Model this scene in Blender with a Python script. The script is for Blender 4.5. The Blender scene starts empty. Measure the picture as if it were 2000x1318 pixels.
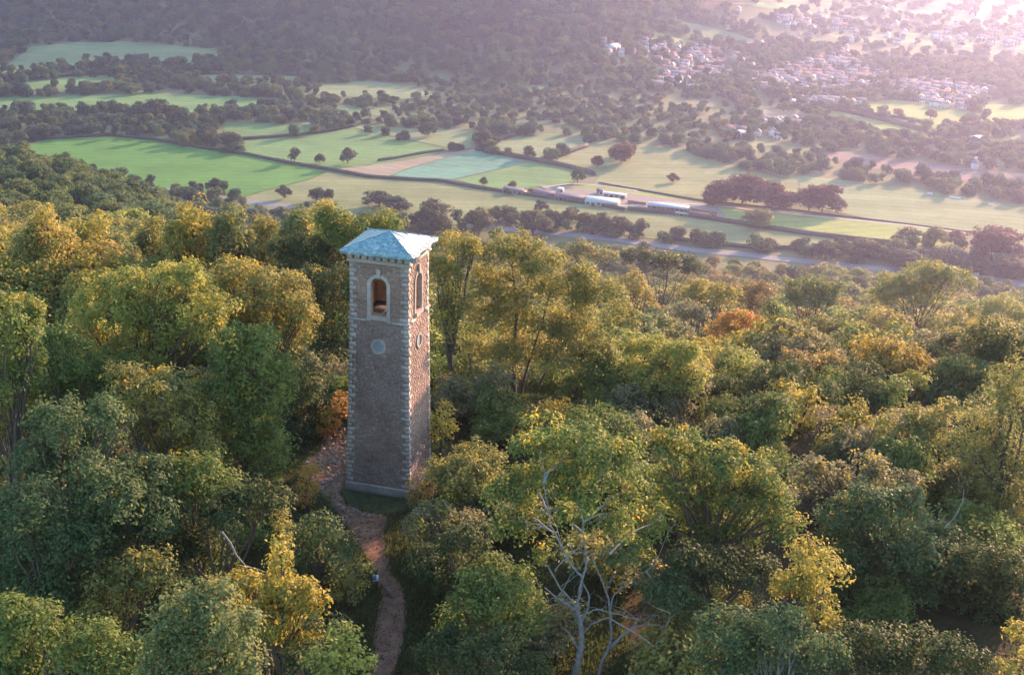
import bpy, bmesh, math, random
import numpy as np
from mathutils import Vector, Matrix

scene = bpy.context.scene
COL = scene.collection
R_ = math.radians

# ------------------------------------------------------------------ camera
F_PX = 2800.0                      # focal length for a 2000 px wide frame
CAM = np.array([0.0, 0.0, 37.34])
PITCH, ROLL = R_(20.7), R_(1.9)
_right = np.array([1.0, 0, 0]); _fwd = np.array([0, math.cos(PITCH), -math.sin(PITCH)])
_up = np.array([0, math.sin(PITCH), math.cos(PITCH)])
CR = math.cos(ROLL) * _right + math.sin(ROLL) * _up
CU = math.cos(ROLL) * _up - math.sin(ROLL) * _right
cam = bpy.data.objects.new('camera', bpy.data.cameras.new('camera')); COL.objects.link(cam)
cam.data.sensor_width = 36.0; cam.data.lens = 36.0 * F_PX / 2000.0
cam.data.clip_start = 0.5; cam.data.clip_end = 40000
m = Matrix.Identity(4)
for i in range(3):
    m[i][0] = CR[i]; m[i][1] = CU[i]; m[i][2] = -_fwd[i]; m[i][3] = CAM[i]
cam.matrix_world = m
scene.camera = cam

# ------------------------------------------------------------------ light
SUN_AZ, SUN_EL = R_(36.0), R_(14.5)      # azimuth to the right of +Y
w = bpy.data.worlds.new("World"); scene.world = w; w.use_nodes = True
nt = w.node_tree; nt.nodes.clear()
sky = nt.nodes.new('ShaderNodeTexSky'); sky.sky_type = 'NISHITA'; sky.sun_disc = False
sky.sun_elevation = SUN_EL; sky.sun_rotation = SUN_AZ
sky.air_density = 1.1; sky.dust_density = 1.0; sky.ozone_density = 1.8
bg = nt.nodes.new('ShaderNodeBackground'); bg.inputs['Strength'].default_value = 0.15
wo = nt.nodes.new('ShaderNodeOutputWorld')
nt.links.new(sky.outputs[0], bg.inputs[0]); nt.links.new(bg.outputs[0], wo.inputs[0])
sl = bpy.data.lights.new('sun', 'SUN'); sun = bpy.data.objects.new('sun', sl); COL.objects.link(sun)
sl.energy = 4.2; sl.angle = R_(0.6); sl.color = (1.0, 0.55, 0.35)
sdir = Vector((math.sin(SUN_AZ) * math.cos(SUN_EL), math.cos(SUN_AZ) * math.cos(SUN_EL), math.sin(SUN_EL)))
sun.rotation_euler = sdir.to_track_quat('Z', 'Y').to_euler()
scene.view_settings.view_transform = 'Standard'; scene.view_settings.look = 'None'
scene.view_settings.exposure = 2.0; scene.view_settings.gamma = 1.0
scene.render.engine = 'CYCLES'
scene.cycles.use_denoising = True
scene.cycles.max_bounces = 6; scene.cycles.diffuse_bounces = 3; scene.cycles.transmission_bounces = 3
scene.cycles.volume_bounces = 1
HAZE_DENSITY = 1.55e-4; HAZE_COLOR = (0.52, 0.56, 0.92, 1); HAZE_G = 0.8

# ------------------------------------------------------------------ geometry of the view
VALLEY = -202.5
def ray(px, py):
    u = (px - 1000.0) / F_PX; v = -(py - 659.0) / F_PX
    d = _fwd + u * CR + v * CU
    return d / np.linalg.norm(d)
def proj(x, y, z):
    d = np.stack([x - CAM[0], y - CAM[1], z - CAM[2]], -1)
    dd = d @ _fwd
    return 1000 + F_PX * (d @ CR) / dd, 659 - F_PX * (d @ CU) / dd
def at(px, py, Y):                       # point of the line of sight at distance Y
    d = ray(px, py); return CAM + d * (Y / d[1])
def sstep(a, b, x):
    t = np.clip((x - a) / (b - a), 0, 1); return t * t * (3 - 2 * t)
RY = [-400, 60, 88, 112, 150, 300, 450, 640, 705, 20000]
RZ = [0, 0, 0, -14, -39, -87, -132, -189, VALLEY, VALLEY]
LY = [-400, 60, 88, 112, 160, 300, 520, 640, 770, 20000]
LZ = [0, 0, 0, -7, -26, -60, -100, -158, VALLEY, VALLEY]
HT = [-0.6, -0.36, -0.2, -0.143, 0.0, 0.055, 0.107, 0.140, 0.19, 0.22, 0.6]
HB = [1390, 1400, 1400, 1245, 1190, 1235, 1400, 1480, 1570, 1800, 2500]
HH = [235, 230, 210, 190, 150, 118, 74, 38, 12, 0, 0]
def terrain(x, y):
    x = np.asarray(x, float); y = np.asarray(y, float)
    t = x / np.maximum(y, 120.0)
    wl = sstep(-0.17, -0.30, t) if False else 1 - sstep(-0.31, -0.17, t)
    near = np.interp(y, RY, RZ) * (1 - wl) + np.interp(y, LY, LZ) * wl
    b = np.interp(t, HT, HB); h = np.interp(t, HT, HH)
    wd = h / 0.27 + 80
    und = 6 * np.sin(x * 0.011 + 1.3) * np.sin(y * 0.009) * np.clip(h / 60, 0, 1)
    s = sstep(0, 1, (y - b) / wd)
    return near + (h + und) * s
_S = 40.0 * 1.01 ** np.arange(545)
def hit(px, py):
    d = ray(px, py); P = CAM + d * _S[:, None]; below = P[:, 2] < terrain(P[:, 0], P[:, 1])
    if not below.any(): return CAM + d * 9000
    i = int(np.argmax(below)); lo, hi = (_S[i - 1] if i else 30.0), _S[i]
    for _ in range(2):
        ss = np.linspace(lo, hi, 24); P = CAM + d * ss[:, None]; below = P[:, 2] < terrain(P[:, 0], P[:, 1]); below[-1] = True
        i = max(1, int(np.argmax(below))); lo, hi = ss[i - 1], ss[i]
    return CAM + d * hi
def inpoly(px, py, poly):
    px = np.asarray(px); py = np.asarray(py); r = np.zeros(px.shape, bool)
    n = len(poly); j = n - 1
    for i in range(n):
        xi, yi = poly[i]; xj, yj = poly[j]
        if yi != yj:
            c = ((yi > py) != (yj > py)) & (px < (xj - xi) * (py - yi) / (yj - yi) + xi)
            r ^= c
        j = i
    return r

# ------------------------------------------------------------------ materials
def mat(name):
    m = bpy.data.materials.new(name); m.use_nodes = True
    n = m.node_tree; n.nodes.clear()
    o = n.nodes.new('ShaderNodeOutputMaterial')
    return m, n, o
def N(n, t, **k):
    x = n.nodes.new(t)
    for a, b in k.items(): setattr(x, a, b)
    return x
def noise(n, scale, detail=4, rough=0.6, vec=None):
    x = N(n, 'ShaderNodeTexNoise'); x.inputs['Scale'].default_value = scale
    x.inputs['Detail'].default_value = detail; x.inputs['Roughness'].default_value = rough
    if vec is None:
        tc = N(n, 'ShaderNodeNewGeometry'); n.links.new(tc.outputs['Position'], x.inputs['Vector'])
    else: n.links.new(vec, x.inputs['Vector'])
    return x
def ramp(n, fac, stops):
    r = N(n, 'ShaderNodeValToRGB'); e = r.color_ramp.elements
    while len(e) < len(stops): e.new(0.5)
    for i, (p, c) in enumerate(stops):
        e[i].position = p; e[i].color = (*c, 1)
    n.links.new(fac, r.inputs[0]); return r
def mixc(n, f, a, b, typ='MIX'):
    x = N(n, 'ShaderNodeMix', data_type='RGBA', blend_type=typ)
    for s, v in ((x.inputs['Factor'], f), (x.inputs['A'], a), (x.inputs['B'], b)):
        if hasattr(v, 'is_linked') or isinstance(v, bpy.types.NodeSocket): n.links.new(v, s)
        else: s.default_value = v if not isinstance(v, tuple) else (*v, 1) if len(v) == 3 else v
    return x.outputs['Result']
def math_(n, op, a, b=0.0, clamp=False):
    x = N(n, 'ShaderNodeMath', operation=op); x.use_clamp = clamp
    for s, v in ((x.inputs[0], a), (x.inputs[1], b)):
        if isinstance(v, bpy.types.NodeSocket): n.links.new(v, s)
        else: s.default_value = v
    return x.outputs[0]
def bsdf(n, o, col, rough=0.85, spec=0.3, bump=None, bstr=0.3, bdist=0.1):
    b = N(n, 'ShaderNodeBsdfPrincipled')
    if isinstance(col, bpy.types.NodeSocket): n.links.new(col, b.inputs['Base Color'])
    else: b.inputs['Base Color'].default_value = (*col, 1)
    b.inputs['Roughness'].default_value = rough; b.inputs['Specular IOR Level'].default_value = spec
    if bump is not None:
        q = N(n, 'ShaderNodeBump'); q.inputs['Strength'].default_value = bstr; q.inputs['Distance'].default_value = bdist
        n.links.new(bump, q.inputs['Height']); n.links.new(q.outputs[0], b.inputs['Normal'])
    n.links.new(b.outputs[0], o.inputs[0]); return b
def simple(name, a, b, scale=3.0, rough=0.85, bstr=0.4, bdist=0.02, spec=0.3, obj=False):
    m, n, o = mat(name)
    vec = None
    if obj:
        tc = N(n, 'ShaderNodeTexCoord'); vec = tc.outputs['Object']
    t = noise(n, scale, 5, 0.65, vec)
    c = ramp(n, t.outputs[0], [(0.3, a), (0.7, b)])
    bsdf(n, o, c.outputs[0], rough, spec, t.outputs[0], bstr, bdist); return m

def leaf_material(name, palette=None):
    """foliage: per-tree colour from the object (or, for masses, from its random number), per-leaf tint attribute"""
    m, n, o = mat(name)
    oi = N(n, 'ShaderNodeObjectInfo')
    at_ = N(n, 'ShaderNodeAttribute', attribute_name='tint')
    av = N(n, 'ShaderNodeAttribute', attribute_name='vary')
    if palette is None:
        base = oi.outputs['Color']; thr = math_(n, 'SUBTRACT', 1.06, oi.outputs['Alpha'])
    else:
        k = len(palette)
        r = ramp(n, oi.outputs['Random'], [(i / k, c) for i, c in enumerate(palette)])
        r.color_ramp.interpolation = 'CONSTANT' if k > 5 else 'LINEAR'
        base = r.outputs[0]; thr = 1.5
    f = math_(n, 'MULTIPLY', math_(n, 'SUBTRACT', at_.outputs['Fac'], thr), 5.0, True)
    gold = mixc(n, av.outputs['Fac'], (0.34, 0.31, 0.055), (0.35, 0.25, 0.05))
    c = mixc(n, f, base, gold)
    c = mixc(n, 1.0, c, (1.20, 1.23, 1.12), 'MULTIPLY')
    br = N(n, 'ShaderNodeMapRange'); br.inputs['To Min'].default_value = 0.7; br.inputs['To Max'].default_value = 1.3
    n.links.new(av.outputs['Fac'], br.inputs['Value'])
    v = N(n, 'ShaderNodeVectorMath', operation='SCALE'); n.links.new(c, v.inputs[0]); n.links.new(br.outputs[0], v.inputs['Scale'])
    b = N(n, 'ShaderNodeBsdfPrincipled'); n.links.new(v.outputs[0], b.inputs['Base Color'])
    b.inputs['Roughness'].default_value = 0.6; b.inputs['Specular IOR Level'].default_value = 0.18
    tr = N(n, 'ShaderNodeBsdfTranslucent'); n.links.new(v.outputs[0], tr.inputs['Color'])
    mx = N(n, 'ShaderNodeMixShader'); mx.inputs[0].default_value = 0.48
    n.links.new(b.outputs[0], mx.inputs[1]); n.links.new(tr.outputs[0], mx.inputs[2]); n.links.new(mx.outputs[0], o.inputs[0])
    return m
M = {}
M['leaf'] = leaf_material('leaf')
M['leaf_far'] = leaf_material('leaf_far', [(0.055, 0.11, 0.05), (0.09, 0.15, 0.055), (0.045, 0.09, 0.05), (0.13, 0.155, 0.055), (0.07, 0.125, 0.055), (0.04, 0.075, 0.04)])
M['leaf_slope'] = leaf_material('leaf_slope', [(0.17, 0.18, 0.055), (0.25, 0.23, 0.06), (0.12, 0.155, 0.05), (0.27, 0.215, 0.07), (0.23, 0.26, 0.065), (0.09, 0.12, 0.045), (0.27, 0.25, 0.06)])
M['leaf_spur'] = leaf_material('leaf_spur', [(0.06, 0.105, 0.045), (0.10, 0.14, 0.05), (0.045, 0.085, 0.04), (0.15, 0.18, 0.055), (0.075, 0.12, 0.05)])
M['bark'] = simple('bark', (0.05, 0.04, 0.03), (0.12, 0.10, 0.08), 8, bstr=0.6)
M['palebark'] = simple('palebark', (0.12, 0.12, 0.12), (0.25, 0.25, 0.25), 5, bstr=0.5)
M['hedge'] = leaf_material('hedge_leaf', [(0.035, 0.055, 0.025), (0.05, 0.065, 0.03)])

# ------------------------------------------------------------------ mesh helpers
def np_mesh(name, V, Fs, mat_, tint=None, vary=None, smooth=False):
    """V (n,3); Fs list of (k,m) index arrays"""
    me = bpy.data.meshes.new(name)
    V = np.ascontiguousarray(V, np.float32)
    Fs = [np.asarray(f, np.int32) for f in Fs if len(f)]
    loops = np.concatenate([f.ravel() for f in Fs])
    tot = np.concatenate([np.full(len(f), f.shape[1], np.int32) for f in Fs])
    start = np.concatenate([[0], np.cumsum(tot)[:-1]]).astype(np.int32)
    me.vertices.add(len(V)); me.vertices.foreach_set('co', V.ravel())
    me.loops.add(len(loops)); me.loops.foreach_set('vertex_index', loops)
    me.polygons.add(len(tot)); me.polygons.foreach_set('loop_start', start); me.polygons.foreach_set('loop_total', tot)
    if smooth: me.polygons.foreach_set('use_smooth', np.ones(len(tot), bool))
    for nm, a in (('tint', tint), ('vary', vary)):
        if a is not None:
            at_ = me.attributes.new(nm, 'FLOAT', 'POINT'); at_.data.foreach_set('value', np.asarray(a, np.float32))
    me.update(calc_edges=True)
    if mat_ is not None: me.materials.append(mat_)
    return me
def link(name, me, parent=None, loc=None):
    o = bpy.data.objects.new(name, me); COL.objects.link(o)
    if parent is not None: o.parent = parent
    if loc is not None: o.location = loc
    return o
def empty(name, loc, label, cat, group=None, rz=0):
    o = bpy.data.objects.new(name, None); COL.objects.link(o); o.location = [float(v) for v in loc]; o.rotation_euler.z = rz
    return tag(o, label, cat, group)
def tag(o, label=None, cat=None, group=None, kind=None):
    if label: o['label'] = label
    if cat: o['category'] = cat
    if group: o['group'] = group
    if kind: o['kind'] = kind
    return o
class MB:
    """collects boxes / prisms / tubes into one mesh"""
    def __init__(s): s.v = []; s.q = []; s.t = []; s.n = 0; s.poly = []; s.vary = []
    def add(s, V, q=(), t=(), vary=0.5):
        V = np.asarray(V, float).reshape(-1, 3)
        for f in q: s.q.append([i + s.n for i in f])
        for f in t: s.t.append([i + s.n for i in f])
        s.v.append(V); s.n += len(V); s.vary.append(np.full(len(V), vary))
    def box(s, x0, x1, y0, y1, z0, z1, vary=0.5):
        V = [(x, y, z) for z in (z0, z1) for x, y in ((x0, y0), (x1, y0), (x1, y1), (x0, y1))]
        s.add(V, [(3, 2, 1, 0), (4, 5, 6, 7), (0, 1, 5, 4), (1, 2, 6, 5), (2, 3, 7, 6), (3, 0, 4, 7)], vary=vary)
    def hexa(s, V, vary=0.5):
        s.add(V, [(3, 2, 1, 0), (4, 5, 6, 7), (0, 1, 5, 4), (1, 2, 6, 5), (2, 3, 7, 6), (3, 0, 4, 7)], vary=vary)
    def tube(s, pts, rad, k=6, vary=0.5, cap=True):
        pts = np.asarray(pts, float); n = len(pts); V = []
        T = np.gradient(pts, axis=0); T /= np.linalg.norm(T, axis=1)[:, None] + 1e-9
        a = np.array([1.0, 0.1, 0.0]) if abs(T[0][0]) < 0.8 else np.array([0, 1.0, 0.1])
        for i in range(n):
            u = np.cross(T[i], a); u /= np.linalg.norm(u) + 1e-9; b = np.cross(T[i], u)
            for j in range(k):
                th = 2 * math.pi * j / k
                V.append(pts[i] + rad[i] * (math.cos(th) * u + math.sin(th) * b))
        q = [(i * k + j, i * k + (j + 1) % k, (i + 1) * k + (j + 1) % k, (i + 1) * k + j) for i in range(n - 1) for j in range(k)]
        V.append(pts[-1] + T[-1] * rad[-1]); e = len(V) - 1
        t = [((n - 1) * k + j, (n - 1) * k + (j + 1) % k, e) for j in range(k)] if cap else []
        s.add(V, q, t, vary)
    def mesh(s, name, m, smooth=False):
        return np_mesh(name, np.concatenate(s.v), [np.array(s.q), np.array(s.t)], m, vary=np.concatenate(s.vary), smooth=smooth)
    def build(s, name, m, parent=None, smooth=False): return link(name, s.mesh(name, m, smooth), parent)

# ------------------------------------------------------------------ terrain sheet
def grid_lines(a, b, n, p): return np.sinh(np.linspace(-1, 1, n) * p) / math.sinh(p) * b
ys = np.unique(np.concatenate([np.linspace(-300, 40, 12), np.linspace(40, 160, 41), np.linspace(160, 800, 81), np.linspace(800, 2300, 101), np.geomspace(2300, 16000, 26)] ))
xs = grid_lines(0, 9000, 181, 4.2)
X, Y = np.meshgrid(xs, ys)
Z = terrain(X, Y)
Vt = np.stack([X, Y, Z], -1).reshape(-1, 3); nx = len(xs); ny = len(ys)
ii, jj = np.meshgrid(np.arange(ny - 1), np.arange(nx - 1), indexing='ij')
a0 = (ii * nx + jj).ravel(); Ft = np.stack([a0, a0 + 1, a0 + nx + 1, a0 + nx], -1)
gm, n, o = mat('ground')
g = N(n, 'ShaderNodeNewGeometry'); sp = N(n, 'ShaderNodeSeparateXYZ'); n.links.new(g.outputs['Position'], sp.inputs[0])
wood = math_(n, 'MULTIPLY', math_(n, 'SUBTRACT', sp.outputs['Z'], -185.0), 0.1, True)
n1 = noise(n, 0.9, 6, 0.7); n2 = noise(n, 0.012, 5, 0.6); n3 = noise(n, 0.15, 4)
litter = ramp(n, n1.outputs[0], [(0.3, (0.028, 0.024, 0.014)), (0.5, (0.05, 0.045, 0.02)), (0.72, (0.095, 0.06, 0.03))])
grass = ramp(n, n2.outputs[0], [(0.3, (0.10, 0.13, 0.06)), (0.5, (0.15, 0.17, 0.08)), (0.7, (0.20, 0.19, 0.10))])
gr = mixc(n, 0.25, grass.outputs[0], n3.outputs['Color'], 'SOFT_LIGHT')
bsdf(n, o, mixc(n, wood, gr, litter.outputs[0]), 0.95, 0.1, n1.outputs[0], 0.6, 0.15)
ground = tag(link('ground', np_mesh('ground', Vt, [Ft], gm, smooth=True)), kind='structure')

def drape(name, pts, m, off=0.06, seg=25.0, px=True, kind='structure'):
    """sheet following the ground, from an outline given by lines of sight or by world x,y"""
    W = [hit(*p)[:2] for p in pts] if px else [np.array(p, float)[:2] for p in pts]
    bm = bmesh.new()
    f = bm.faces.new([bm.verts.new((p[0], p[1], 0)) for p in W])
    bmesh.ops.triangulate(bm, faces=[f])
    for _ in range(9):
        es = [e for e in bm.edges if e.calc_length() > seg]
        if not es: break
        bmesh.ops.subdivide_edges(bm, edges=es, cuts=1, use_grid_fill=False)
        bmesh.ops.triangulate(bm, faces=[f for f in bm.faces if len(f.verts) > 3])
    vv = np.array([v.co[:] for v in bm.verts]); zz = terrain(vv[:, 0], vv[:, 1])
    for v, z in zip(bm.verts, zz): v.co.z = z + off
    bmesh.ops.recalc_face_normals(bm, faces=bm.faces)
    if sum(f.normal.z for f in bm.faces) < 0: bmesh.ops.reverse_faces(bm, faces=bm.faces)
    me = bpy.data.meshes.new(name); bm.to_mesh(me); bm.free(); me.materials.append(m)
    return tag(link(name, me), kind=kind)
def strip(name, pts, width, m, off=0.1, px=True, step=8.0):
    W = np.array([hit(*p)[:2] for p in pts] if px else pts, float)
    out = []
    for a, b in zip(W[:-1], W[1:]):
        k = max(1, int(np.linalg.norm(b - a) / step))
        for i in range(k): out.append(a + (b - a) * i / k)
    out.append(W[-1]); P = np.array(out); T = np.gradient(P, axis=0); T /= np.linalg.norm(T, axis=1)[:, None]
    nrm = np.stack([-T[:, 1], T[:, 0]], -1) * width / 2
    A = P + nrm; B = P - nrm; V = np.concatenate([A, B]); z = terrain(V[:, 0], V[:, 1]) + off
    k = len(P); i = np.arange(k - 1)
    return tag(link(name, np_mesh(name, np.column_stack([V, z]), [np.stack([i + k, i + k + 1, i + 1, i], -1)], m)), kind='structure')

# ------------------------------------------------------------------ fields of the valley
def field_mat(name, a, b, ang=0.2, stripe=0.035, mixs=0.35):
    m, n, o = mat(name)
    g = N(n, 'ShaderNodeNewGeometry'); mp = N(n, 'ShaderNodeMapping'); mp.inputs['Rotation'].default_value = (0, 0, ang)
    mp.inputs['Scale'].default_value = (0.006, stripe, 0.01)
    n.links.new(g.outputs['Position'], mp.inputs[0])
    s = noise(n, 1.0, 4, 0.6, mp.outputs[0]); l = noise(n, 0.011, 3); fdt = noise(n, 0.35, 5, 0.7)
    c = ramp(n, l.outputs[0], [(0.35, a), (0.68, b)])
    c1 = mixc(n, mixs, c.outputs[0], ramp(n, s.outputs[0], [(0.35, tuple(0.65 * v for v in a)), (0.65, tuple(min(1, 1.3 * v) for v in b))]).outputs[0])
    mp2 = N(n, 'ShaderNodeMapping'); mp2.inputs['Rotation'].default_value = (0, 0, ang); n.links.new(g.outputs['Position'], mp2.inputs[0])
    wv = N(n, 'ShaderNodeTexWave', bands_direction='Y'); wv.inputs['Scale'].default_value = 0.035; wv.inputs['Distortion'].default_value = 1.2; wv.inputs['Detail Scale'].default_value = 0.3; n.links.new(mp2.outputs[0], wv.inputs['Vector'])
    tr_ = ramp(n, wv.outputs['Fac'], [(0.0, (0.72, 0.70, 0.62)), (0.12, (1, 1, 1))]); pt = ramp(n, noise(n, 0.04, 6, 0.7).outputs[0], [(0.35, (0.78, 0.80, 0.74)), (0.55, (1, 1, 1)), (0.72, (1.12, 1.08, 0.95))])
    c1 = mixc(n, 0.6, mixc(n, 0.8, c1, pt.outputs[0], 'MULTIPLY'), tr_.outputs[0], 'MULTIPLY')
    c2 = mixc(n, 0.3, c1, fdt.outputs['Fac'], 'SOFT_LIGHT')
    bsdf(n, o, c2, 0.95, 0.1); return m
FM = dict(
 bright=field_mat('field_bright', (0.08, 0.21, 0.04), (0.10, 0.25, 0.05), -0.1, mixs=0.15),
 green=field_mat('field_green', (0.12, 0.23, 0.08), (0.15, 0.27, 0.09), 0.15),
 pale=field_mat('field_pale', (0.16, 0.23, 0.10), (0.22, 0.27, 0.13), 0.2),
 olive=field_mat('field_olive', (0.17, 0.22, 0.09), (0.24, 0.26, 0.12), -0.15),
 tan=field_mat('field_tan', (0.25, 0.23, 0.15), (0.30, 0.26, 0.18), 0.5),
 teal=field_mat('field_teal', (0.10, 0.24, 0.17), (0.13, 0.29, 0.20), 0.5),
 yellow=field_mat('field_yellow', (0.22, 0.30, 0.08), (0.29, 0.34, 0.10), -0.3),
 mauve=field_mat('field_mauve', (0.20, 0.15, 0.13), (0.26, 0.19, 0.16), -0.2))
FIELDS = [
 ('bright', [(28, 292), (105, 272), (215, 267), (300, 276), (400, 293), (470, 302), (560, 321), (636, 336), (600, 352), (520, 372), (470, 386), (440, 386), (395, 377), (330, 372), (200, 350), (60, 325), (0, 320)]),
 ('olive', [(640, 337), (720, 349), (800, 354), (860, 357), (930, 370), (1000, 380), (1100, 394), (1180, 405), (1215, 414), (1130, 424), (1000, 420), (900, 440), (700, 440), (500, 410), (440, 396), (470, 388), (525, 373), (604, 353)]),
 ('green', [(472, 276), (590, 268), (690, 252), (790, 274), (872, 290), (868, 298), (800, 310), (720, 324), (640, 330), (560, 318), (500, 306), (474, 299)]),
 ('green', [(432, 241), (520, 240), (580, 246), (640, 250), (688, 247), (590, 264), (470, 272), (440, 262)]),
 ('pale', [(548, 242), (600, 239), (700, 243), (688, 246), (640, 248), (585, 244)]),
 ('pale', [(700, 245), (760, 250), (850, 252), (930, 258), (938, 288), (900, 292), (874, 289), (790, 272), (694, 251)]),
 ('tan', [(692, 326), (770, 317), (870, 299), (925, 292), (932, 295), (850, 314), (790, 332), (755, 346), (720, 345), (650, 333)]),
 ('teal', [(934, 295), (1030, 317), (960, 334), (885, 351), (800, 350), (758, 346), (792, 333), (852, 315)]),
 ('green', [(1034, 318), (1130, 335), (1152, 346), (1115, 357), (1060, 365), (990, 372), (930, 362), (890, 352), (962, 336)]),
 ('pale', [(948, 289), (965, 279), (1005, 264), (1080, 262), (1140, 268), (1148, 284), (1070, 310), (1045, 311)]),
 ('olive', [(1066, 317), (1148, 289), (1158, 277), (1220, 279), (1300, 288), (1400, 312), (1440, 328), (1478, 337), (1560, 355), (1560, 400), (1460, 405), (1340, 385), (1240, 368), (1160, 360), (1172, 345), (1120, 330)]),
 ('yellow', [(1064, 367), (1160, 362), (1250, 375), (1360, 395), (1450, 412), (1700, 434), (1890, 458), (1880, 490), (1730, 474), (1600, 461), (1400, 430), (1230, 405), (1100, 388)]),
 ('pale', [(1490, 337), (1560, 343), (1700, 358), (1820, 375), (2120, 425), (2120, 470), (1990, 470), (1940, 462), (1880, 452), (1700, 428), (1562, 402), (1562, 356)]),
 ('olive', [(1228, 416), (1330, 424), (1420, 438), (1500, 450), (1640, 470), (1720, 481), (1640, 486), (1560, 482), (1440, 482), (1280, 468), (1130, 446), (1140, 428)]),
 ('yellow', [(1596, 212), (1640, 218), (1730, 240), (1812, 262), (1760, 270), (1690, 258), (1625, 232)]),
 ('yellow', [(1650, 200), (1760, 196), (1895, 218), (1885, 240), (1820, 252), (1740, 232), (1690, 218)]),
 ('yellow', [(1915, 205), (2120, 205), (2120, 260), (2000, 246), (1915, 236)]),
 ('yellow', [(1935, 272), (2120, 272), (2120, 305), (2000, 292), (1920, 282)]),
 ('olive', [(1425, 272), (1500, 279), (1600, 294), (1585, 304), (1500, 300), (1430, 288)]),
 ('mauve', [(1600, 294), (1700, 304), (1850, 322), (2120, 355), (2120, 385), (1900, 356), (1800, 346), (1700, 330), (1590, 305)]),
 ('tan', [(1440, 220), (1500, 214), (1560, 216), (1600, 238), (1540, 241), (1470, 232)]),
 ('yellow', [(1250, 55), (1300, 68), (1350, 80), (1398, 96), (1340, 92), (1270, 75)]),
 ('pale', [(1308, 36), (1370, 50), (1440, 66), (1500, 88), (1460, 92), (1390, 80), (1330, 58)]),
 ('pale', [(60, 92), (140, 84), (240, 82), (340, 90), (440, 97), (438, 122), (330, 124), (200, 122), (100, 136), (-60, 148), (-60, 130), (20, 125)]),
 ('green', [(50, 162), (130, 152), (210, 150), (236, 154), (230, 172), (130, 176), (56, 178)]),
 ('pale', [(370, 149), (480, 145), (600, 149), (560, 158), (470, 163), (390, 160)]),
 ('green', [(-80, 194), (100, 188), (300, 184), (440, 188), (545, 195), (540, 212), (450, 218), (350, 222), (250, 216), (100, 218), (-80, 212)]),
 ('bright', [(-80, 262), (0, 262), (56, 264), (30, 272), (-80, 280)]),
 ('pale', [(630, 166), (720, 158), (820, 172), (860, 186), (790, 194), (690, 190), (610, 186)]),
 ('pale', [(650, 206), (740, 212), (830, 224), (760, 228), (660, 222)]),
 ('pale', [(1000, 170), (1040, 166), (1080, 174), (1040, 182)]),
 ('green', [(1430, 8), (1560, 12), (1600, 18), (1520, 20)]), ('tan', [(1700, 16), (1800, 20), (1900, 30), (1780, 28)]), ('olive', [(1560, 26), (1640, 30), (1720, 40), (1620, 36)]),
 ('pale', [(1600, 60), (1800, 66), (2120, 92), (2120, 104), (1850, 92), (1640, 80)]),
]
for fm, poly in FIELDS: drape('field', poly, FM[fm], 0.25, 30.0)
road_m = simple('road_asphalt', (0.16, 0.16, 0.17), (0.22, 0.22, 0.23), 0.8)
strip('road', [(960, 446), (1083, 457), (1200, 468), (1342, 488), (1445, 497), (1510, 505), (1600, 514), (1680, 522), (1800, 530), (1900, 540), (1980, 553), (2120, 580)], 9.0, road_m, 0.3)
strip('road', [(330, 368), (390, 381), (440, 388), (500, 396), (600, 410)], 8.0, road_m, 0.35)
track_m = simple('track_gravel', (0.32, 0.29, 0.24), (0.40, 0.36, 0.30), 0.8)
strip('farm_track', [(1180, 402), (1230, 404), (1290, 396), (1400, 403), (1500, 415), (1640, 428), (1760, 440), (1900, 458)], 3.0, track_m, 0.4)
strip('farm_track', [(1245, 374), (1160, 362), (1110, 360), (1060, 367)], 3.0, track_m, 0.4)

for pts_ in ([(1300, 98), (1345, 118), (1380, 140), (1400, 152)], [(1480, 165), (1560, 158), (1640, 150), (1710, 158)], [(1650, 112), (1668, 140), (1690, 176)], [(1740, 172), (1820, 182), (1900, 200)], [(1690, 176), (1740, 172)], [(1400, 152), (1480, 165)]): strip('town_road', pts_, 5.0, road_m, 0.4)
# ------------------------------------------------------------------ foliage generators
def unit(v): return v / (np.linalg.norm(v, axis=-1, keepdims=True) + 1e-9)
def leaves(rng, C, D, L, Wd, droop=0.55):
    """quad leaves: centres C, surface directions D"""
    n = len(C)
    nrm = unit(D + np.array([0, 0, 0.55]) + rng.normal(0, 0.55, (n, 3)))
    t = unit(np.cross(nrm, rng.normal(0, 1, (n, 3))))
    t = unit(t + 0.5 * D - np.array([0, 0, droop])); t = unit(t - nrm * np.sum(t * nrm, 1)[:, None])
    s = np.cross(nrm, t)
    l = (L * rng.uniform(0.6, 1.25, n))[:, None]; w_ = (Wd * rng.uniform(0.7, 1.25, n))[:, None]
    bend = nrm * l * 0.12
    V = np.stack([C - t * l * 0.5 - bend, C + s * w_ * 0.5, C + t * l * 0.5 - bend, C - s * w_ * 0.5], 1).reshape(-1, 3)
    return V, np.arange(n * 4, dtype=np.int32).reshape(n, 4)
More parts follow.
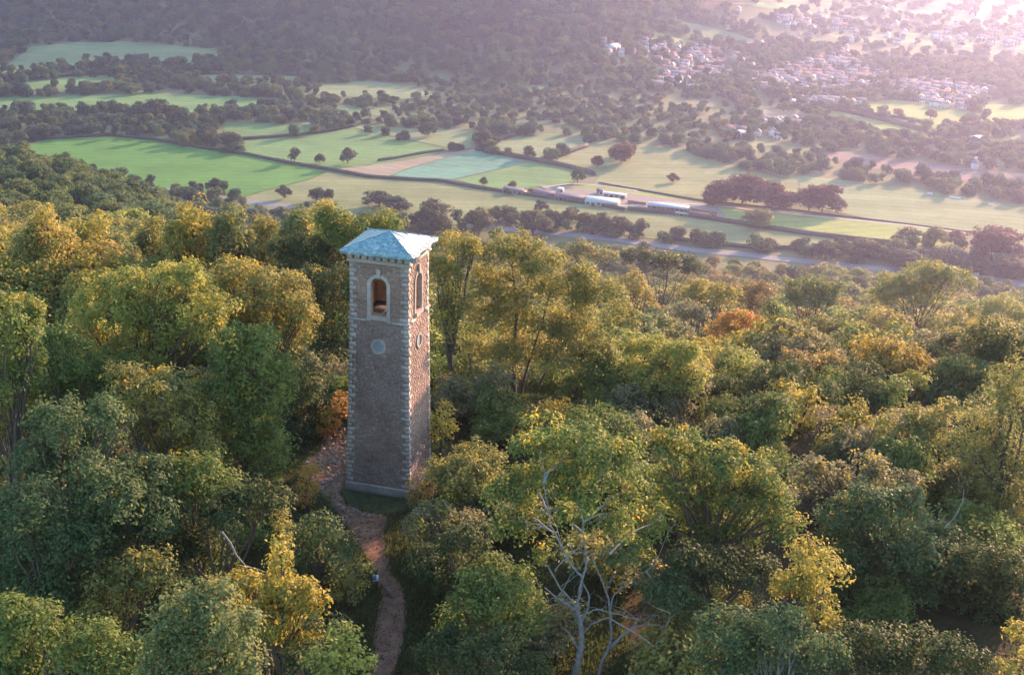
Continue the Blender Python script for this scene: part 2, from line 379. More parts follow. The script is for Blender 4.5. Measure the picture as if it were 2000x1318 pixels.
def crown(rng, lobes, dens, L, Wd, clump=0.55, cover=1.0, flat=1.0, under=0.45):
    """lobes: list of (centre, (rx, ry, rz)); returns V, F, tint, vary, clump centres"""
    Cs, Ds, tints, centres = [], [], [], []
    for c, r in lobes:
        c = np.array(c, float); r = np.array(r, float); rm = r.mean()
        area = 4 * math.pi * ((r[0] * r[1]) ** 1.6 / 3 + (r[0] * r[2]) ** 1.6 / 3 + (r[1] * r[2]) ** 1.6 / 3) ** (1 / 1.6)
        k = max(5, int(area / (clump ** 2 * 2.2) * cover))
        d = unit(rng.normal(0, 1, (k * 2, 3)))
        keep = rng.random(len(d)) < np.where(d[:, 2] < -0.15, under, 1.0)
        d = d[keep][:k]; k = len(d)
        cc = c + d * r * rng.uniform(0.72, 1.08, (k, 1))
        inner = rng.random(k) < 0.15; cc[inner] = c + d[inner] * r * rng.uniform(0.3, 0.7, (inner.sum(), 1))
        centres.append(cc)
        cr = clump * rng.uniform(0.6, 1.45, k)
        per = max(4, int(area * dens / k))
        dd = unit(rng.normal(0, 1, (k, per, 3)) + np.array([0, 0, 0.35]) + 0.5 * d[:, None, :])
        rad = rng.random((k, per, 1)) ** 0.45
        P = cc[:, None, :] + dd * rad * cr[:, None, None] * np.array([1.15, 1.15, flat])
        Cs.append(P.reshape(-1, 3)); Ds.append(unit(dd + 0.6 * d[:, None, :]).reshape(-1, 3))
        tt = np.clip(rng.normal(0.45, 0.22, (k, 1)) + rng.normal(0, 0.055, (k, per)) + 0.17 * d[:, 2][:, None], 0, 1)  # more gold toward crown tops: turned leaves plus warm sunlight put into the colour
        tints.append(tt.ravel())
    C = np.concatenate(Cs); D = np.concatenate(Ds); T = np.concatenate(tints)
    V, Fq = leaves(rng, C, D, L, Wd)
    va = np.clip(rng.normal(0.5, 0.22, len(C)), 0, 1)
    return V, Fq, np.repeat(T, 4), np.repeat(va, 4), centres
def wiggle(rng, a, b, n, amp, sag=0.0):
    t = np.linspace(0, 1, n)[:, None]; L = np.linalg.norm(b - a)
    P = a + (b - a) * t; off = np.cumsum(rng.normal(0, amp * L / n, (n, 3)), 0); off -= off[-1] * t
    P = P + off; P[:, 2] += sag * L * (np.sin(t[:, 0] * math.pi)); P[0] = a; P[-1] = b; return P
def limbs(rng, mb, base, lobes, centres, r0, twigs=5, nseg=7):
    top = np.array(lobes[0][0], float)
    for c, r in lobes:
        c = np.array(c, float)
        if c[2] > top[2]: top = c
    cx = np.mean([l[0] for l in lobes], axis=0); fork = base + (np.array([cx[0], cx[1], max(cx[2], base[2] + 1.5)]) - base) * 0.5
    main = wiggle(rng, base, fork, 6, 0.09); mb.tube(main, np.linspace(r0, r0 * 0.7, 6), 8)
    for (c, r), cc in zip(lobes, centres):
        c = np.array(c, float)
        if len(lobes) > 14 and rng.random() < 0.35: continue
        P = wiggle(rng, main[rng.integers(3, 6)], c, nseg, 0.12, 0.06); mb.tube(P, np.linspace(r0 * 0.5, r0 * 0.16, nseg), 6)
        for j in range(min(twigs, len(cc))):
            q = cc[rng.integers(len(cc))]
            mb.tube(wiggle(rng, P[rng.integers(nseg // 2, nseg)], q, 5, 0.12, 0.05), np.linspace(r0 * 0.16, r0 * 0.04 + 0.004, 5), 4)

def set_colour(o, col, alpha):
    o.color = (col[0], col[1], col[2], alpha)

# archetypes in local metres, base at z = 0
ARCH = {}
def archetype(key, seed, lobes, dens, L, Wd, clump, r0, twigs=3, mt='leaf', **k):
    rng = np.random.default_rng(seed)
    V, Fq, ti, va, cen = crown(rng, lobes, dens, L, Wd, clump, **k)
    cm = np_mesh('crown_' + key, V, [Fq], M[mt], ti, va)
    mb = MB(); limbs(rng, mb, np.array([0, 0, -0.6]), lobes, cen, r0, twigs)
    ARCH[key] = (cm, mb.mesh('trunk_' + key, M['bark'], True))
def rlobes(seed, n, R, H, rr=(0.42, 0.62), low=0.38, spread=0.62):
    r = np.random.default_rng(seed); out = [((0, 0, H * 0.66), (R * 0.62, R * 0.62, H * 0.30))]
    for i in range(n):
        a = 2 * math.pi * (i + r.uniform(-0.3, 0.3)) / n; z = H * r.uniform(low, 0.8)
        q = R * r.uniform(*rr); out.append(((math.cos(a) * R * spread, math.sin(a) * R * spread, z), (q, q, q * r.uniform(0.7, 0.95))))
    return out
for i in range(6):
    archetype('mid%d' % i, 10 + i, rlobes(20 + i, 6 + i % 3, 5.0, 11.5 + i % 3), 20, 0.46, 0.26, 0.8, 0.22)
for i in range(3):
    archetype('shrub%d' % i, 40 + i, rlobes(50 + i, 5, 1.5, 2.1, low=0.25), 95, 0.17, 0.10, 0.32, 0.05, under=0.9)
for i in range(4):
    archetype('lone%d' % i, 60 + i, rlobes(70 + i, 6 + i, 4.6, 9.5, rr=(0.3, 0.6), low=0.36, spread=0.7), 9, 0.75, 0.5, 1.0, 0.3, twigs=1)
for i in range(5):
    archetype('far%d' % i, 80 + i, rlobes(90 + i, 4 + i % 3, (5.6, 3.6, 4.6, 6.2, 4.2)[i], (8.0, 11.5, 9.0, 7.0, 10.0)[i], low=0.3), 5.0, 1.1, 0.8, 1.1, 0.25, twigs=0, mt='leaf_far')
for i in range(5):
    archetype('slope%d' % i, 110 + i, rlobes(120 + i, 5 + i % 3, 5.0, 11.0, low=0.35), 9.0, 0.75, 0.5, 1.0, 0.25, twigs=0, mt='leaf_slope')

for i in range(4):
    archetype('spur%d' % i, 140 + i, rlobes(150 + i, 6 + i % 3, 5.0, 11.0, low=0.35), 9.0, 0.75, 0.5, 1.0, 0.25, twigs=0, mt='leaf_spur')
def place(key, name, loc, s, rz, label, cat, group, col, alpha, sz=None):
    """a tree of its own sharing the archetype's meshes"""
    e = empty(name, loc, label, cat, group, rz); e.scale = (s, s, sz or s)
    cm, tm = ARCH[key]
    c = link('crown', cm, e); set_colour(c, col, alpha)
    link('trunk', tm, e)
    return e

# colour vocabulary of the near trees
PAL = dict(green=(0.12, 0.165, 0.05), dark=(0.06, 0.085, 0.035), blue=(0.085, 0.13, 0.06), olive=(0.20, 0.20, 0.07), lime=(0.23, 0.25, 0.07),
           gold=(0.26, 0.235, 0.06), ochre=(0.31, 0.26, 0.08), orange=(0.38, 0.20, 0.07), brown=(0.25, 0.19, 0.085), silver=(0.13, 0.165, 0.07), grey=(0.17, 0.17, 0.10))

def hero(name, label, Y, lobes, base, col, alpha, seed, dens=80, L=0.215, Wd=0.10, clump=0.44, r0=0.16, bark='bark', cat='tree', paths=None, twigs=5, group=None, **k):
    """a near tree: crown lobes and foot placed by lines of sight at distance Y (lobe: px, py, rx, ry[, dY])"""
    rng = np.random.default_rng(seed)
    if k.pop('ground', False): Y = float(hit(base[0], base[1])[1])
    bx = at(base[0], base[1], Y)[0]; b = np.array([bx, Y + (base[2] if len(base) > 2 else 0), 0.0]); b[2] = terrain(b[0], b[1])
    LB = []
    for l in lobes:
        dy = l[4] if len(l) > 4 else rng.uniform(-1.2, 1.2)
        c = at(l[0], l[1], Y + dy) - b; mpp = math.hypot(Y, 25) / F_PX
        rx, rz = l[2] * mpp, l[3] * mpp * 1.02
        c[1] += k.get('back', 0.0)
        if rx < 0.9: LB.append((c, (rx, (rx + rz) / 2, rz))); continue
        LB.append((c, (rx * 0.8, (rx + rz) * 0.4, rz * 0.8)))
        for _ in range(4):
            a_ = rng.uniform(0, 6.283); up_ = rng.uniform(-0.25, 0.95); q_ = math.sqrt(max(0.05, 1 - up_ * up_)); f_ = rng.uniform(0.28, 0.46)
            LB.append((c + np.array([math.cos(a_) * q_ * rx, math.sin(a_) * q_ * (rx + rz) / 2, up_ * rz]) * rng.uniform(0.62, 0.85), (rx * f_, rx * f_, rz * f_ * rng.uniform(0.9, 1.35))))
    k.pop('back', None)
    e = empty(name, b, label, cat, group)
    fine = k.pop('fine', 3)
    V, Fq, ti, va, cen = crown(rng, LB, dens, L, Wd, clump, **k)
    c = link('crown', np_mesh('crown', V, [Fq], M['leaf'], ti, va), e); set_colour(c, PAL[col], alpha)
    mb = MB()
    if paths:
        allQ = []
        for pts, ra, rb, dy0, dy1 in paths:
            P = np.array([at(p[0], p[1], Y + dy0 + (dy1 - dy0) * i / (len(pts) - 1)) - b for i, p in enumerate(pts)])
            tt = np.linspace(0, len(P) - 1, (len(P) - 1) * 3 + 1); Q = np.stack([np.interp(tt, range(len(P)), P[:, a]) for a in range(3)], -1)
            Q[1:-1] = (Q[:-2] + 2 * Q[1:-1] + Q[2:]) / 4 + rng.normal(0, 0.02, Q[1:-1].shape)
            allQ.append(Q); mb.tube(Q, np.linspace(ra, rb, len(Q)), 8)
            for _ in range(fine if len(Q) > 4 else 1):
                qi = rng.integers(len(Q) // 3, len(Q)); q = Q[qi]; d = rng.normal(0, 0.55, 3); d[2] = abs(d[2]) * 1.3
                W_ = wiggle(rng, q, q + d * 1.5, 7, 0.22, 0.08); mb.tube(W_, np.linspace(max(0.014, rb * 0.7), 0.005, 7), 4)
                for _q in range(2):
                    e_ = W_[rng.integers(2, 6)]; mb.tube(wiggle(rng, e_, e_ + rng.normal(0, 0.35, 3), 4, 0.2), np.linspace(0.01, 0.004, 4), 3)
    else:
        limbs(rng, mb, np.array([0, 0, -0.5]), LB, cen, r0, twigs)
    if paths:
        QA = np.concatenate(allQ)
        for (cc_, r) in LB[::5]:
            q = QA[np.argmin(np.linalg.norm(QA - cc_, axis=1))]; mb.tube(wiggle(rng, q, np.array(cc_), 6, 0.12, 0.04), np.linspace(0.05, 0.02, 6), 5)
        for (cc_, r), cc in zip(LB[::5], cen[::5]):
            for j in range(twigs):
                q = cc[rng.integers(len(cc))]
                mb.tube(wiggle(rng, np.array(cc_), q, 5, 0.12), np.linspace(0.03, 0.008, 5), 4)
    link('trunk', mb.mesh('trunk', M[bark], True), e)
    return e
# ============ SPLIT MARK: tower
# ------------------------------------------------------------------ the tower
S = 2.1
TX, TY = -3.25 * S, 35.61 * S
TYAW = R_(-15.4)
ZR = 14.30                                   # top edge of the eaves
W_TOP, W_STR, W_BASE = 1.665, 1.695, 1.867   # half widths
Z_STR, Z_PL, Z_BODY = 10.37, 0.55, 13.65
tower = empty('bell_tower', (TX, TY, 0), 'tall square rubble stone tower with pale quoins and blue-grey hipped roof in the clearing', 'tower', rz=TYAW)
def stone_mat(name, stops, sc=9.0, vs=0.5, bd=0.02, rough=0.9):
    m, n, o = mat(name)
    av = N(n, 'ShaderNodeAttribute', attribute_name='vary')
    tc = N(n, 'ShaderNodeTexCoord')
    a = noise(n, sc, 6, 0.7, tc.outputs['Object']); b = noise(n, 0.55, 4, 0.6, tc.outputs['Object'])
    f = math_(n, 'ADD', math_(n, 'MULTIPLY', av.outputs['Fac'], vs), math_(n, 'MULTIPLY', a.outputs[0], 1 - vs))
    c = ramp(n, f, stops)
    st = ramp(n, b.outputs[0], [(0.35, (0.62, 0.60, 0.58)), (0.6, (1, 1, 1))])
    bsdf(n, o, mixc(n, 0.75, c.outputs[0], st.outputs[0], 'MULTIPLY'), rough, 0.2, a.outputs[0], 0.5, bd); return m
M['rubble'] = stone_mat('rubble_stone', [(0.2, (0.18, 0.135, 0.12)), (0.45, (0.24, 0.185, 0.165)), (0.62, (0.28, 0.22, 0.195)), (0.85, (0.40, 0.33, 0.29))], vs=0.55)
M['mortar'] = stone_mat('mortar', [(0.3, (0.17, 0.14, 0.12)), (0.7, (0.25, 0.21, 0.18))])
M['ashlar'] = stone_mat('ashlar_stone', [(0.25, (0.23, 0.215, 0.20)), (0.5, (0.335, 0.315, 0.295)), (0.8, (0.44, 0.415, 0.385))], 6.0, 0.3, 0.01)
M['plinth'] = stone_mat('plinth_stone', [(0.25, (0.13, 0.125, 0.115)), (0.7, (0.25, 0.235, 0.215))], 3.0)
M['inner'] = stone_mat('inner_sunlit_stone', [(0.3, (0.30, 0.17, 0.10)), (0.7, (0.48, 0.30, 0.19))], 5.0, 0.2, 0.02)  # reddish stone with the orange of sunlight inside the belfry put into its colour
M['panel'] = stone_mat('shaded_panel_stone', [(0.3, (0.17, 0.19, 0.22)), (0.7, (0.25, 0.27, 0.30))], 4.0)  # colour darkened to stand in for the shade of a recess
M['timber'] = simple('timber', (0.30, 0.24, 0.18), (0.56, 0.50, 0.42), 6, obj=True)
def hw(z): return W_BASE + (W_STR - W_BASE) * (z - Z_PL) / (Z_STR - Z_PL) if z < Z_STR else W_STR - 0.03 + (W_TOP - W_STR + 0.03) * (z - Z_STR) / (Z_BODY - Z_STR)
def face(k, u, z, d):
    """point on face k (0 front, 1 right, 2 back, 3 left): u across, d outward from the wall plane"""
    h = hw(z) + d; x, y = u, -h
    for _ in range(k): x, y = -y, x
    return (x, y, z)
# core
def core_lower():
    mb = MB(); z0, z1 = -0.4, Z_STR
    a, b = hw(Z_PL) + 0.015, hw(Z_STR - 0.001)
    V = [(sx * a, sy * a, z0) for sx, sy in ((-1, -1), (1, -1), (1, 1), (-1, 1))] + [(sx * b, sy * b, z1) for sx, sy in ((-1, -1), (1, -1), (1, 1), (-1, 1))]
    mb.hexa(V); return mb.build('wall', M['mortar'], tower)
core_lower()
OPW, SPR, SILL = 0.475, 12.38, 10.70
TH = 0.42
arc = [(OPW * math.cos(math.pi * i / 12), SPR + OPW * math.sin(math.pi * i / 12)) for i in range(13)]
def panel(mb, k, poly, t0, t1):
    """prism from a (u,z) outline, counter-clockwise seen from outside"""
    n = len(poly); V = [face(k, u, z, t1) for u, z in poly] + [face(k, u, z, t0) for u, z in poly]
    base = mb.n; mb.add(V, [(i, i + n, (i + 1) % n + n, (i + 1) % n) for i in range(n)])
    mb.poly.append([base + i for i in range(n)]); mb.poly.append([base + n + i for i in range(n)][::-1])
def belfry():
    bm = bmesh.new()
    for k in range(4):
        e = -0.0 if k % 2 == 0 else -TH
        L = W_TOP + e
        def prism(poly):
            n = len(poly)
            a = [bm.verts.new(face(k, u, z, 0.0)) for u, z in poly]; b = [bm.verts.new(face(k, u, z, -TH)) for u, z in poly]
            bm.faces.new(a); bm.faces.new(b[::-1])
            for i in range(n): bm.faces.new((a[i], b[i], b[(i + 1) % n], a[(i + 1) % n]))
        Ls = hw(Z_STR + .01) + e; Lt = hw(Z_BODY) + e
        prism([(-Ls, Z_STR), (-OPW, Z_STR), (-OPW, Z_BODY), (-Lt, Z_BODY)])
        prism([(OPW, Z_STR), (Ls, Z_STR), (Lt, Z_BODY), (OPW, Z_BODY)])
        prism([(-OPW, Z_STR), (OPW, Z_STR), (OPW, SILL), (-OPW, SILL)])
        prism([(OPW, SPR)] + [(OPW, Z_BODY), (-OPW, Z_BODY), (-OPW, SPR)] + [(u, z) for u, z in arc[::-1][1:-1]])
    bmesh.ops.triangulate(bm, faces=[f for f in bm.faces if len(f.verts) > 4])
    bmesh.ops.recalc_face_normals(bm, faces=bm.faces)
    me = bpy.data.meshes.new('belfry_wall'); bm.to_mesh(me); bm.free(); me.materials.append(M['inner'])
    return link('belfry_wall', me, tower)
belfry()
mb = MB(); mb.box(-1.2, 1.2, -1.2, 1.2, Z_STR + 0.001, Z_STR + 0.12); mb.build('belfry_floor', M['bark'], tower)
for i, (p, q, r) in enumerate([((-0.10, -1.0, 10.52), (0.8, -1.2, 11.45), 0.045), ((0.15, -0.9, 10.5), (0.95, -1.15, 11.3), 0.06), ((-1.2, 0.5, 12.9), (1.2, 0.5, 12.9), 0.08), ((-1.2, -0.5, 13.05), (1.2, -0.5, 13.05), 0.07)]):
    mb = MB(); mb.tube(np.array([p, q]), [r, r], 4); mb.build('timber_beam', M['timber'], tower)
# rubble facing stones, real stones in courses
rs = np.random.default_rng(5)
for k in range(4):
    mb = MB(); z = Z_PL + 0.02
    while z < Z_BODY - 0.02:
        hgt = rs.uniform(0.07, 0.115)
        if z < Z_STR - 0.06 < z + hgt: hgt = Z_STR - 0.06 - z + 0.001
        if Z_STR - 0.07 < z < Z_STR + 0.07: z = Z_STR + 0.07; continue
        z1 = min(z + hgt, Z_BODY); edge = hw(z) - 0.19
        u = -edge
        while u < edge - 0.03:
            wd = rs.uniform(0.11, 0.33); u1 = min(u + wd, edge)
            if edge - u1 < 0.08: u1 = edge
            zc, uc = (z + z1) / 2, (u + u1) / 2
            segs = [(u, u1)]
            if z1 > Z_STR + 0.05:
                half = 0.66 if zc < SPR else (math.sqrt(max(0, 0.66 ** 2 - (zc - SPR) ** 2)))
                segs = [(u, min(u1, -half)), (max(u, half), u1)] if half > 0.01 else segs
            else:
                dz = zc - 8.93
                if abs(dz) < 0.40:
                    half = math.sqrt(0.40 ** 2 - dz * dz); segs = [(u, min(u1, -half)), (max(u, half), u1)]
            for a, b in segs:
                if b - a < 0.04: continue
                d = rs.uniform(0.004, 0.017); g_ = 0.008; j = rs.uniform(-0.006, 0.006, 4)
                lo, hi = z + g_ + j[0], z1 - g_ + j[1]
                q = [(a + g_, lo), (b - g_, lo + j[2]), (b - g_, hi), (a + g_, hi + j[3])]
                V = [face(k, uu, zz, -0.02) for uu, zz in q] + [face(k, uu, zz, d * rs.uniform(0.7, 1.2)) for uu, zz in q]
                mb.add(V, [(4, 5, 6, 7), (0, 1, 5, 4), (1, 2, 6, 5), (2, 3, 7, 6), (3, 0, 4, 7)], vary=float(np.clip(rs.normal(0.45, 0.2), 0, 1)))
            u = u1
        z = z1
    tag(mb.build('rubble_stones', M['rubble'], tower), kind='stuff')
# quoins
qh = 0.256; i = 0; z = Z_PL + 0.02
while z < Z_BODY - 0.05:
    z1 = min(z + qh, Z_BODY - 0.002)
    if z < Z_STR - 0.06 < z1: z1 = Z_STR - 0.065
    if Z_STR - 0.07 < z < Z_STR + 0.06: z = Z_STR + 0.07; i += 1; continue
    for c in range(4):
        la, lb = (0.41, 0.21) if (i + c) % 2 == 0 else (0.21, 0.41)
        la += rs.uniform(-0.06, 0.05); lb += rs.uniform(-0.06, 0.05); p = 0.016 + rs.uniform(-.004, .004)
        h0, h1 = hw(z) , hw(z1)
        V = []
        for zz, h in ((z + 0.006, h0), (z1 - 0.006, h1)):
            for x, y in ((h - la, -h - p), (h + p, -h - p), (h + p, -h + lb), (h - la, -h + lb)):
                for _ in range(c): x, y = -y, x
                V.append((x, y, zz))
        mb = MB(); mb.hexa(V, vary=float(rs.uniform(0.2, 0.9))); mb.build('quoin', M['ashlar'], tower)
    z = z1; i += 1
def band(name, z0, z1, h0, h1=None, m='ashlar', gap=None):
    h1 = h0 if h1 is None else h1
    V = [(sx * h0, sy * h0, z0) for sx, sy in ((-1, -1), (1, -1), (1, 1), (-1, 1))] + [(sx * h1, sy * h1, z1) for sx, sy in ((-1, -1), (1, -1), (1, 1), (-1, 1))]
    mb = MB(); mb.hexa(V); return mb.build(name, M[m], tower)
band('plinth', -0.3, Z_PL - 0.12, W_BASE + 0.10, m='plinth')
band('plinth_chamfer', Z_PL - 0.12, Z_PL + 0.005, W_BASE + 0.10, W_BASE + 0.04)
for k in range(4):          # string course, broken by the window surround
    for s in (-1, 1):
        mb = MB(); e = hw(Z_STR - .05) + 0.085
        a, b = sorted((s * 0.72, s * (e if k % 2 == 0 else e - 0.2)))
        q = [(a, Z_STR - 0.055), (b, Z_STR - 0.055), (b, Z_STR + 0.055), (a, Z_STR + 0.055)]
        V = [face(k, u, Z_STR - .05, -0.15) for u, zz in q] ; V = [(x, y, zz[1]) for (x, y, _), zz in zip(V, q)]
        Wv = [face(k, u, Z_STR - .05, 0.085) for u, zz in q]; Wv = [(x, y, zz[1]) for (x, y, _), zz in zip(Wv, q)]
        mb.add(V + Wv, [(4, 5, 6, 7), (0, 1, 5, 4), (1, 2, 6, 5), (2, 3, 7, 6), (3, 0, 4, 7), (3, 2, 1, 0)]); mb.build('string_course', M['ashlar'], tower)
# cornice, modillions, eaves
def ring(name, z0, z1, ho, hi_, m='ashlar'):
    mb = MB()
    mb.box(-ho, ho, -ho, -hi_, z0, z1); mb.box(-ho, ho, hi_, ho, z0, z1); mb.box(-ho, -hi_, -hi_, hi_, z0, z1); mb.box(hi_, ho, -hi_, hi_, z0, z1)
    return mb.build(name, M[m], tower)
ring('cornice_band', Z_BODY, Z_BODY + 0.09, W_TOP + 0.14, W_TOP - 0.4)
ring('cornice_band', Z_BODY + 0.09, Z_BODY + 0.16, W_TOP + 0.07, W_TOP - 0.4)
ring('frieze', Z_BODY + 0.16, ZR - 0.17, W_TOP - 0.04, W_TOP - 0.4, 'plinth')  # darker stone stands in for shade in the gaps between the cornice blocks
for k in range(4):
    for j in range(9):
        u = (j - 4) * 0.405; mb = MB(); z0, z1 = Z_BODY + 0.165, ZR - 0.172
        ins = -0.10
        V = [(u + a, -(W_TOP + b), zz) for zz in (z0, z1) for a, b in ((-0.145, 0.12), (0.145, 0.12), (0.145, ins), (-0.145, ins))]
        V2 = []
        for x, y, zz in V:
            for _ in range(k): x, y = -y, x
            V2.append((x, y, zz))
        if j in (0, 8) and k % 2: continue
        mb.hexa(V2, vary=float(rs.uniform(.3, .8))); mb.build('cornice_block', M['ashlar'], tower)
# roof
m, n, o = mat('roof_metal')
tc = N(n, 'ShaderNodeTexCoord'); mp = N(n, 'ShaderNodeMapping'); mp.inputs['Scale'].default_value = (1.1, 1.1, 2.4); n.links.new(tc.outputs['Object'], mp.inputs[0])
a1 = noise(n, 3.2, 7, 0.75, mp.outputs[0]); a2 = noise(n, 14, 4, 0.7, mp.outputs[0])
vo = N(n, 'ShaderNodeTexVoronoi', feature='DISTANCE_TO_EDGE'); vo.inputs['Scale'].default_value = 2.6; n.links.new(mp.outputs[0], vo.inputs['Vector'])
c1 = ramp(n, a1.outputs[0], [(0.36, (0.10, 0.19, 0.23)), (0.47, (0.15, 0.29, 0.34)), (0.56, (0.22, 0.37, 0.42)), (0.66, (0.55, 0.62, 0.66))])
c2 = ramp(n, a2.outputs[0], [(0.38, (0.45, 0.48, 0.54)), (0.52, (1, 1, 1))])
bsdf(n, o, mixc(n, 0.8, c1.outputs[0], c2.outputs[0], 'MULTIPLY'), 0.42, 0.55, a2.outputs[0], 0.25, 0.01)
M['roof'] = m
M['hip'] = simple('hip_lead', (0.10, 0.20, 0.26), (0.16, 0.28, 0.34), 4, 0.5, 0.2, obj=True)
E_ = 2.1; APZ = ZR + 0.35 * S
ring('eaves_fascia', ZR - 0.17, ZR - 0.012, E_ - 0.02, 0.9, 'roof')
for k in range(4):
    def rot(x, y, z):
        for _ in range(k): x, y = -y, x
        return (x, y, z)
    mb = MB(); V = [rot(-E_, -E_, ZR), rot(E_, -E_, ZR), rot(0, 0, APZ), rot(-E_, -E_, ZR - 0.04), rot(E_, -E_, ZR - 0.04), rot(0, 0, APZ - 0.04)]
    mb.add(V, [(3, 4, 1, 0)], [(0, 1, 2), (5, 4, 3)]); f = mb.build('roof_slope', M['roof'], tower)
    for j in range(-3, 4):                 # standing seams running up the slope
        u = j * 0.56; top = 1 - abs(u) / E_
        if abs(u) > E_ - 0.1: continue
        a = np.array(rot(u, -E_, ZR + 0.004)); b = np.array(rot(u, -E_ * (1 - top), ZR + (APZ - ZR) * top + 0.004))
        mb = MB(); mb.tube([a, b], [0.024, 0.024], 4); mb.build('roof_seam', M['hip'], f)
    mb = MB(); mb.tube([np.array(rot(-E_, -E_, ZR + 0.006)), np.array((0, 0, APZ + 0.006))], [0.035, 0.035], 6); mb.build('hip_roll', M['hip'], tower)
# window surrounds, keystones, sills, roundels
def block(k, poly, d0, d1, name, m='ashlar', parent=tower, flat_z=False):
    n_ = len(poly); V = [face(k, u, z, d1) for u, z in poly] + [face(k, u, z, d0) for u, z in poly]
    bm = bmesh.new(); vs = [bm.verts.new(v) for v in V]
    bm.faces.new(vs[:n_]); bm.faces.new(vs[n_:][::-1])
    for i in range(n_): bm.faces.new((vs[i], vs[n_ + i], vs[n_ + (i + 1) % n_], vs[(i + 1) % n_]))
    bmesh.ops.recalc_face_normals(bm, faces=bm.faces)
    me = bpy.data.meshes.new(name); bm.to_mesh(me); bm.free(); me.materials.append(M[m])
    a_ = me.attributes.new('vary', 'FLOAT', 'POINT'); a_.data.foreach_set('value', np.full(len(me.vertices), rs.uniform(.3, .8), np.float32))
    return link(name, me, parent)
for k in range(4):
    zz = np.linspace(Z_STR - 0.02, SPR, 7)
    for s in (-1, 1):
        for a, b in zip(zz[:-1], zz[1:]):
            u0, u1 = sorted((s * OPW * 0.985, s * 0.67)); block(k, [(u0, a + .004), (u1, a + .004), (u1, b - .004), (u0, b - .004)], -0.2, 0.055, 'surround_block')
    for i in range(9):
        if i == 4: continue
        t0, t1 = math.pi * i / 9 + 0.006, math.pi * (i + 1) / 9 - 0.006
        P = [(OPW * 0.985 * math.cos(t), SPR + OPW * 0.985 * math.sin(t)) for t in (t1, (t0 + t1) / 2, t0)] + [(0.67 * math.cos(t), SPR + 0.67 * math.sin(t)) for t in (t0, (t0 + t1) / 2, t1)]
        block(k, P, -0.2, 0.055, 'arch_stone')
    block(k, [(-0.075, SPR + 0.45), (0.075, SPR + 0.45), (0.15, SPR + 1.0), (-0.15, SPR + 1.0)], -0.2, 0.11, 'keystone')
    block(k, [(-0.56, SILL - 0.24), (0.56, SILL - 0.24), (0.56, SILL - 0.02), (-0.56, SILL - 0.02)], -0.3, 0.13, 'window_sill')
    for i in range(10):
        t0, t1 = 2 * math.pi * i / 10, 2 * math.pi * (i + 1) / 10 - 0.01
        ts = np.linspace(t0, t1, 4)
        P = [(0.30 * math.cos(t), 8.93 + 0.30 * math.sin(t)) for t in ts[::-1]] + [(0.45 * math.cos(t), 8.93 + 0.45 * math.sin(t)) for t in ts]
        block(k, P, -0.02, 0.07, 'roundel_stone')
    block(k, [(0.30 * math.cos(2 * math.pi * i / 24), 8.93 + 0.30 * math.sin(2 * math.pi * i / 24)) for i in range(24)], -0.02, 0.012, 'roundel_panel', 'panel')
# ============ SPLIT MARK: ground things
# ------------------------------------------------------------------ clearing, paths, stones, grass
path_m, n, o = mat('path_earth')
q1 = noise(n, 1.1, 6, 0.7); q2 = noise(n, 9, 5, 0.7)
pc = ramp(n, q1.outputs[0], [(0.3, (0.12, 0.07, 0.047)), (0.5, (0.18, 0.108, 0.075)), (0.62, (0.23, 0.145, 0.10)), (0.78, (0.32, 0.22, 0.165))])
bsdf(n, o, mixc(n, 0.5, pc.outputs[0], q2.outputs['Fac'], 'SOFT_LIGHT'), 0.95, 0.1, q2.outputs[0], 0.7, 0.05)
PATH = [(722, 1345), (728, 1318), (733, 1267), (744, 1190), (752, 1162), (736, 1123), (717, 1082), (698, 1055), (682, 1028), (664, 1009), (648, 985), (628, 962), (600, 925), (596, 905), (628, 880), (634, 850), (655, 842), (700, 835), (720, 870),
        (720, 930), (679, 930), (668, 948), (660, 962), (672, 984), (700, 998), (740, 1005), (758, 1010), (744, 1040), (748, 1075), (760, 1120), (785, 1150), (789, 1190), (788, 1225), (781, 1267), (764, 1318), (758, 1345)]
def ragged(pts, grow, seed, amp=3.0, seg=14):
    r_ = np.random.default_rng(seed); P = np.array(pts, float); Q = []
    for a, b in zip(P, np.roll(P, -1, 0)):
        k = max(1, int(np.linalg.norm(b - a) / seg)); nv_ = np.array([(b - a)[1], -(b - a)[0]]) / (np.linalg.norm(b - a) + 1e-6)
        for i in range(k): Q.append(a + (b - a) * i / k - nv_ * (r_.uniform(-amp, amp) + grow) * (0 if 0 else 1))
    return [tuple(q) for q in Q]
def flat_poly(name, pts, m, off, kind):
    return drape(name, pts, m, off, 3.0, kind=kind)
ar_ = sum(a[0] * b[1] - b[0] * a[1] for a, b in zip(PATH, PATH[1:] + PATH[:1]))
flat_poly('path', ragged(PATH, 5.0 * (1 if ar_ > 0 else -1) * -1, 3), path_m, 0.012, 'structure')
flat_poly('path', [(835, 860), (880, 862), (900, 880), (870, 905), (845, 912), (830, 900)], path_m, 0.016, 'structure')
turf_m = simple('turf', (0.035, 0.05, 0.02), (0.07, 0.085, 0.03), 2.5)
TURF = [(665, 952), (700, 940), (800, 965), (830, 975), (815, 1000), (750, 1004), (705, 997), (672, 975)]
flat_poly('turf', ragged(TURF, 0, 9, 3.5, 9), turf_m, 0.024, 'structure')
rg = np.random.default_rng(77)
PXg = lambda x, y: proj(x, y, np.zeros_like(x))
def scatter_px(n_, x0, x1, y0, y1, test):
    x = rg.uniform(x0, x1, n_); y = rg.uniform(y0, y1, n_); px, py = PXg(x, y); k = test(px, py); return x[k], y[k]
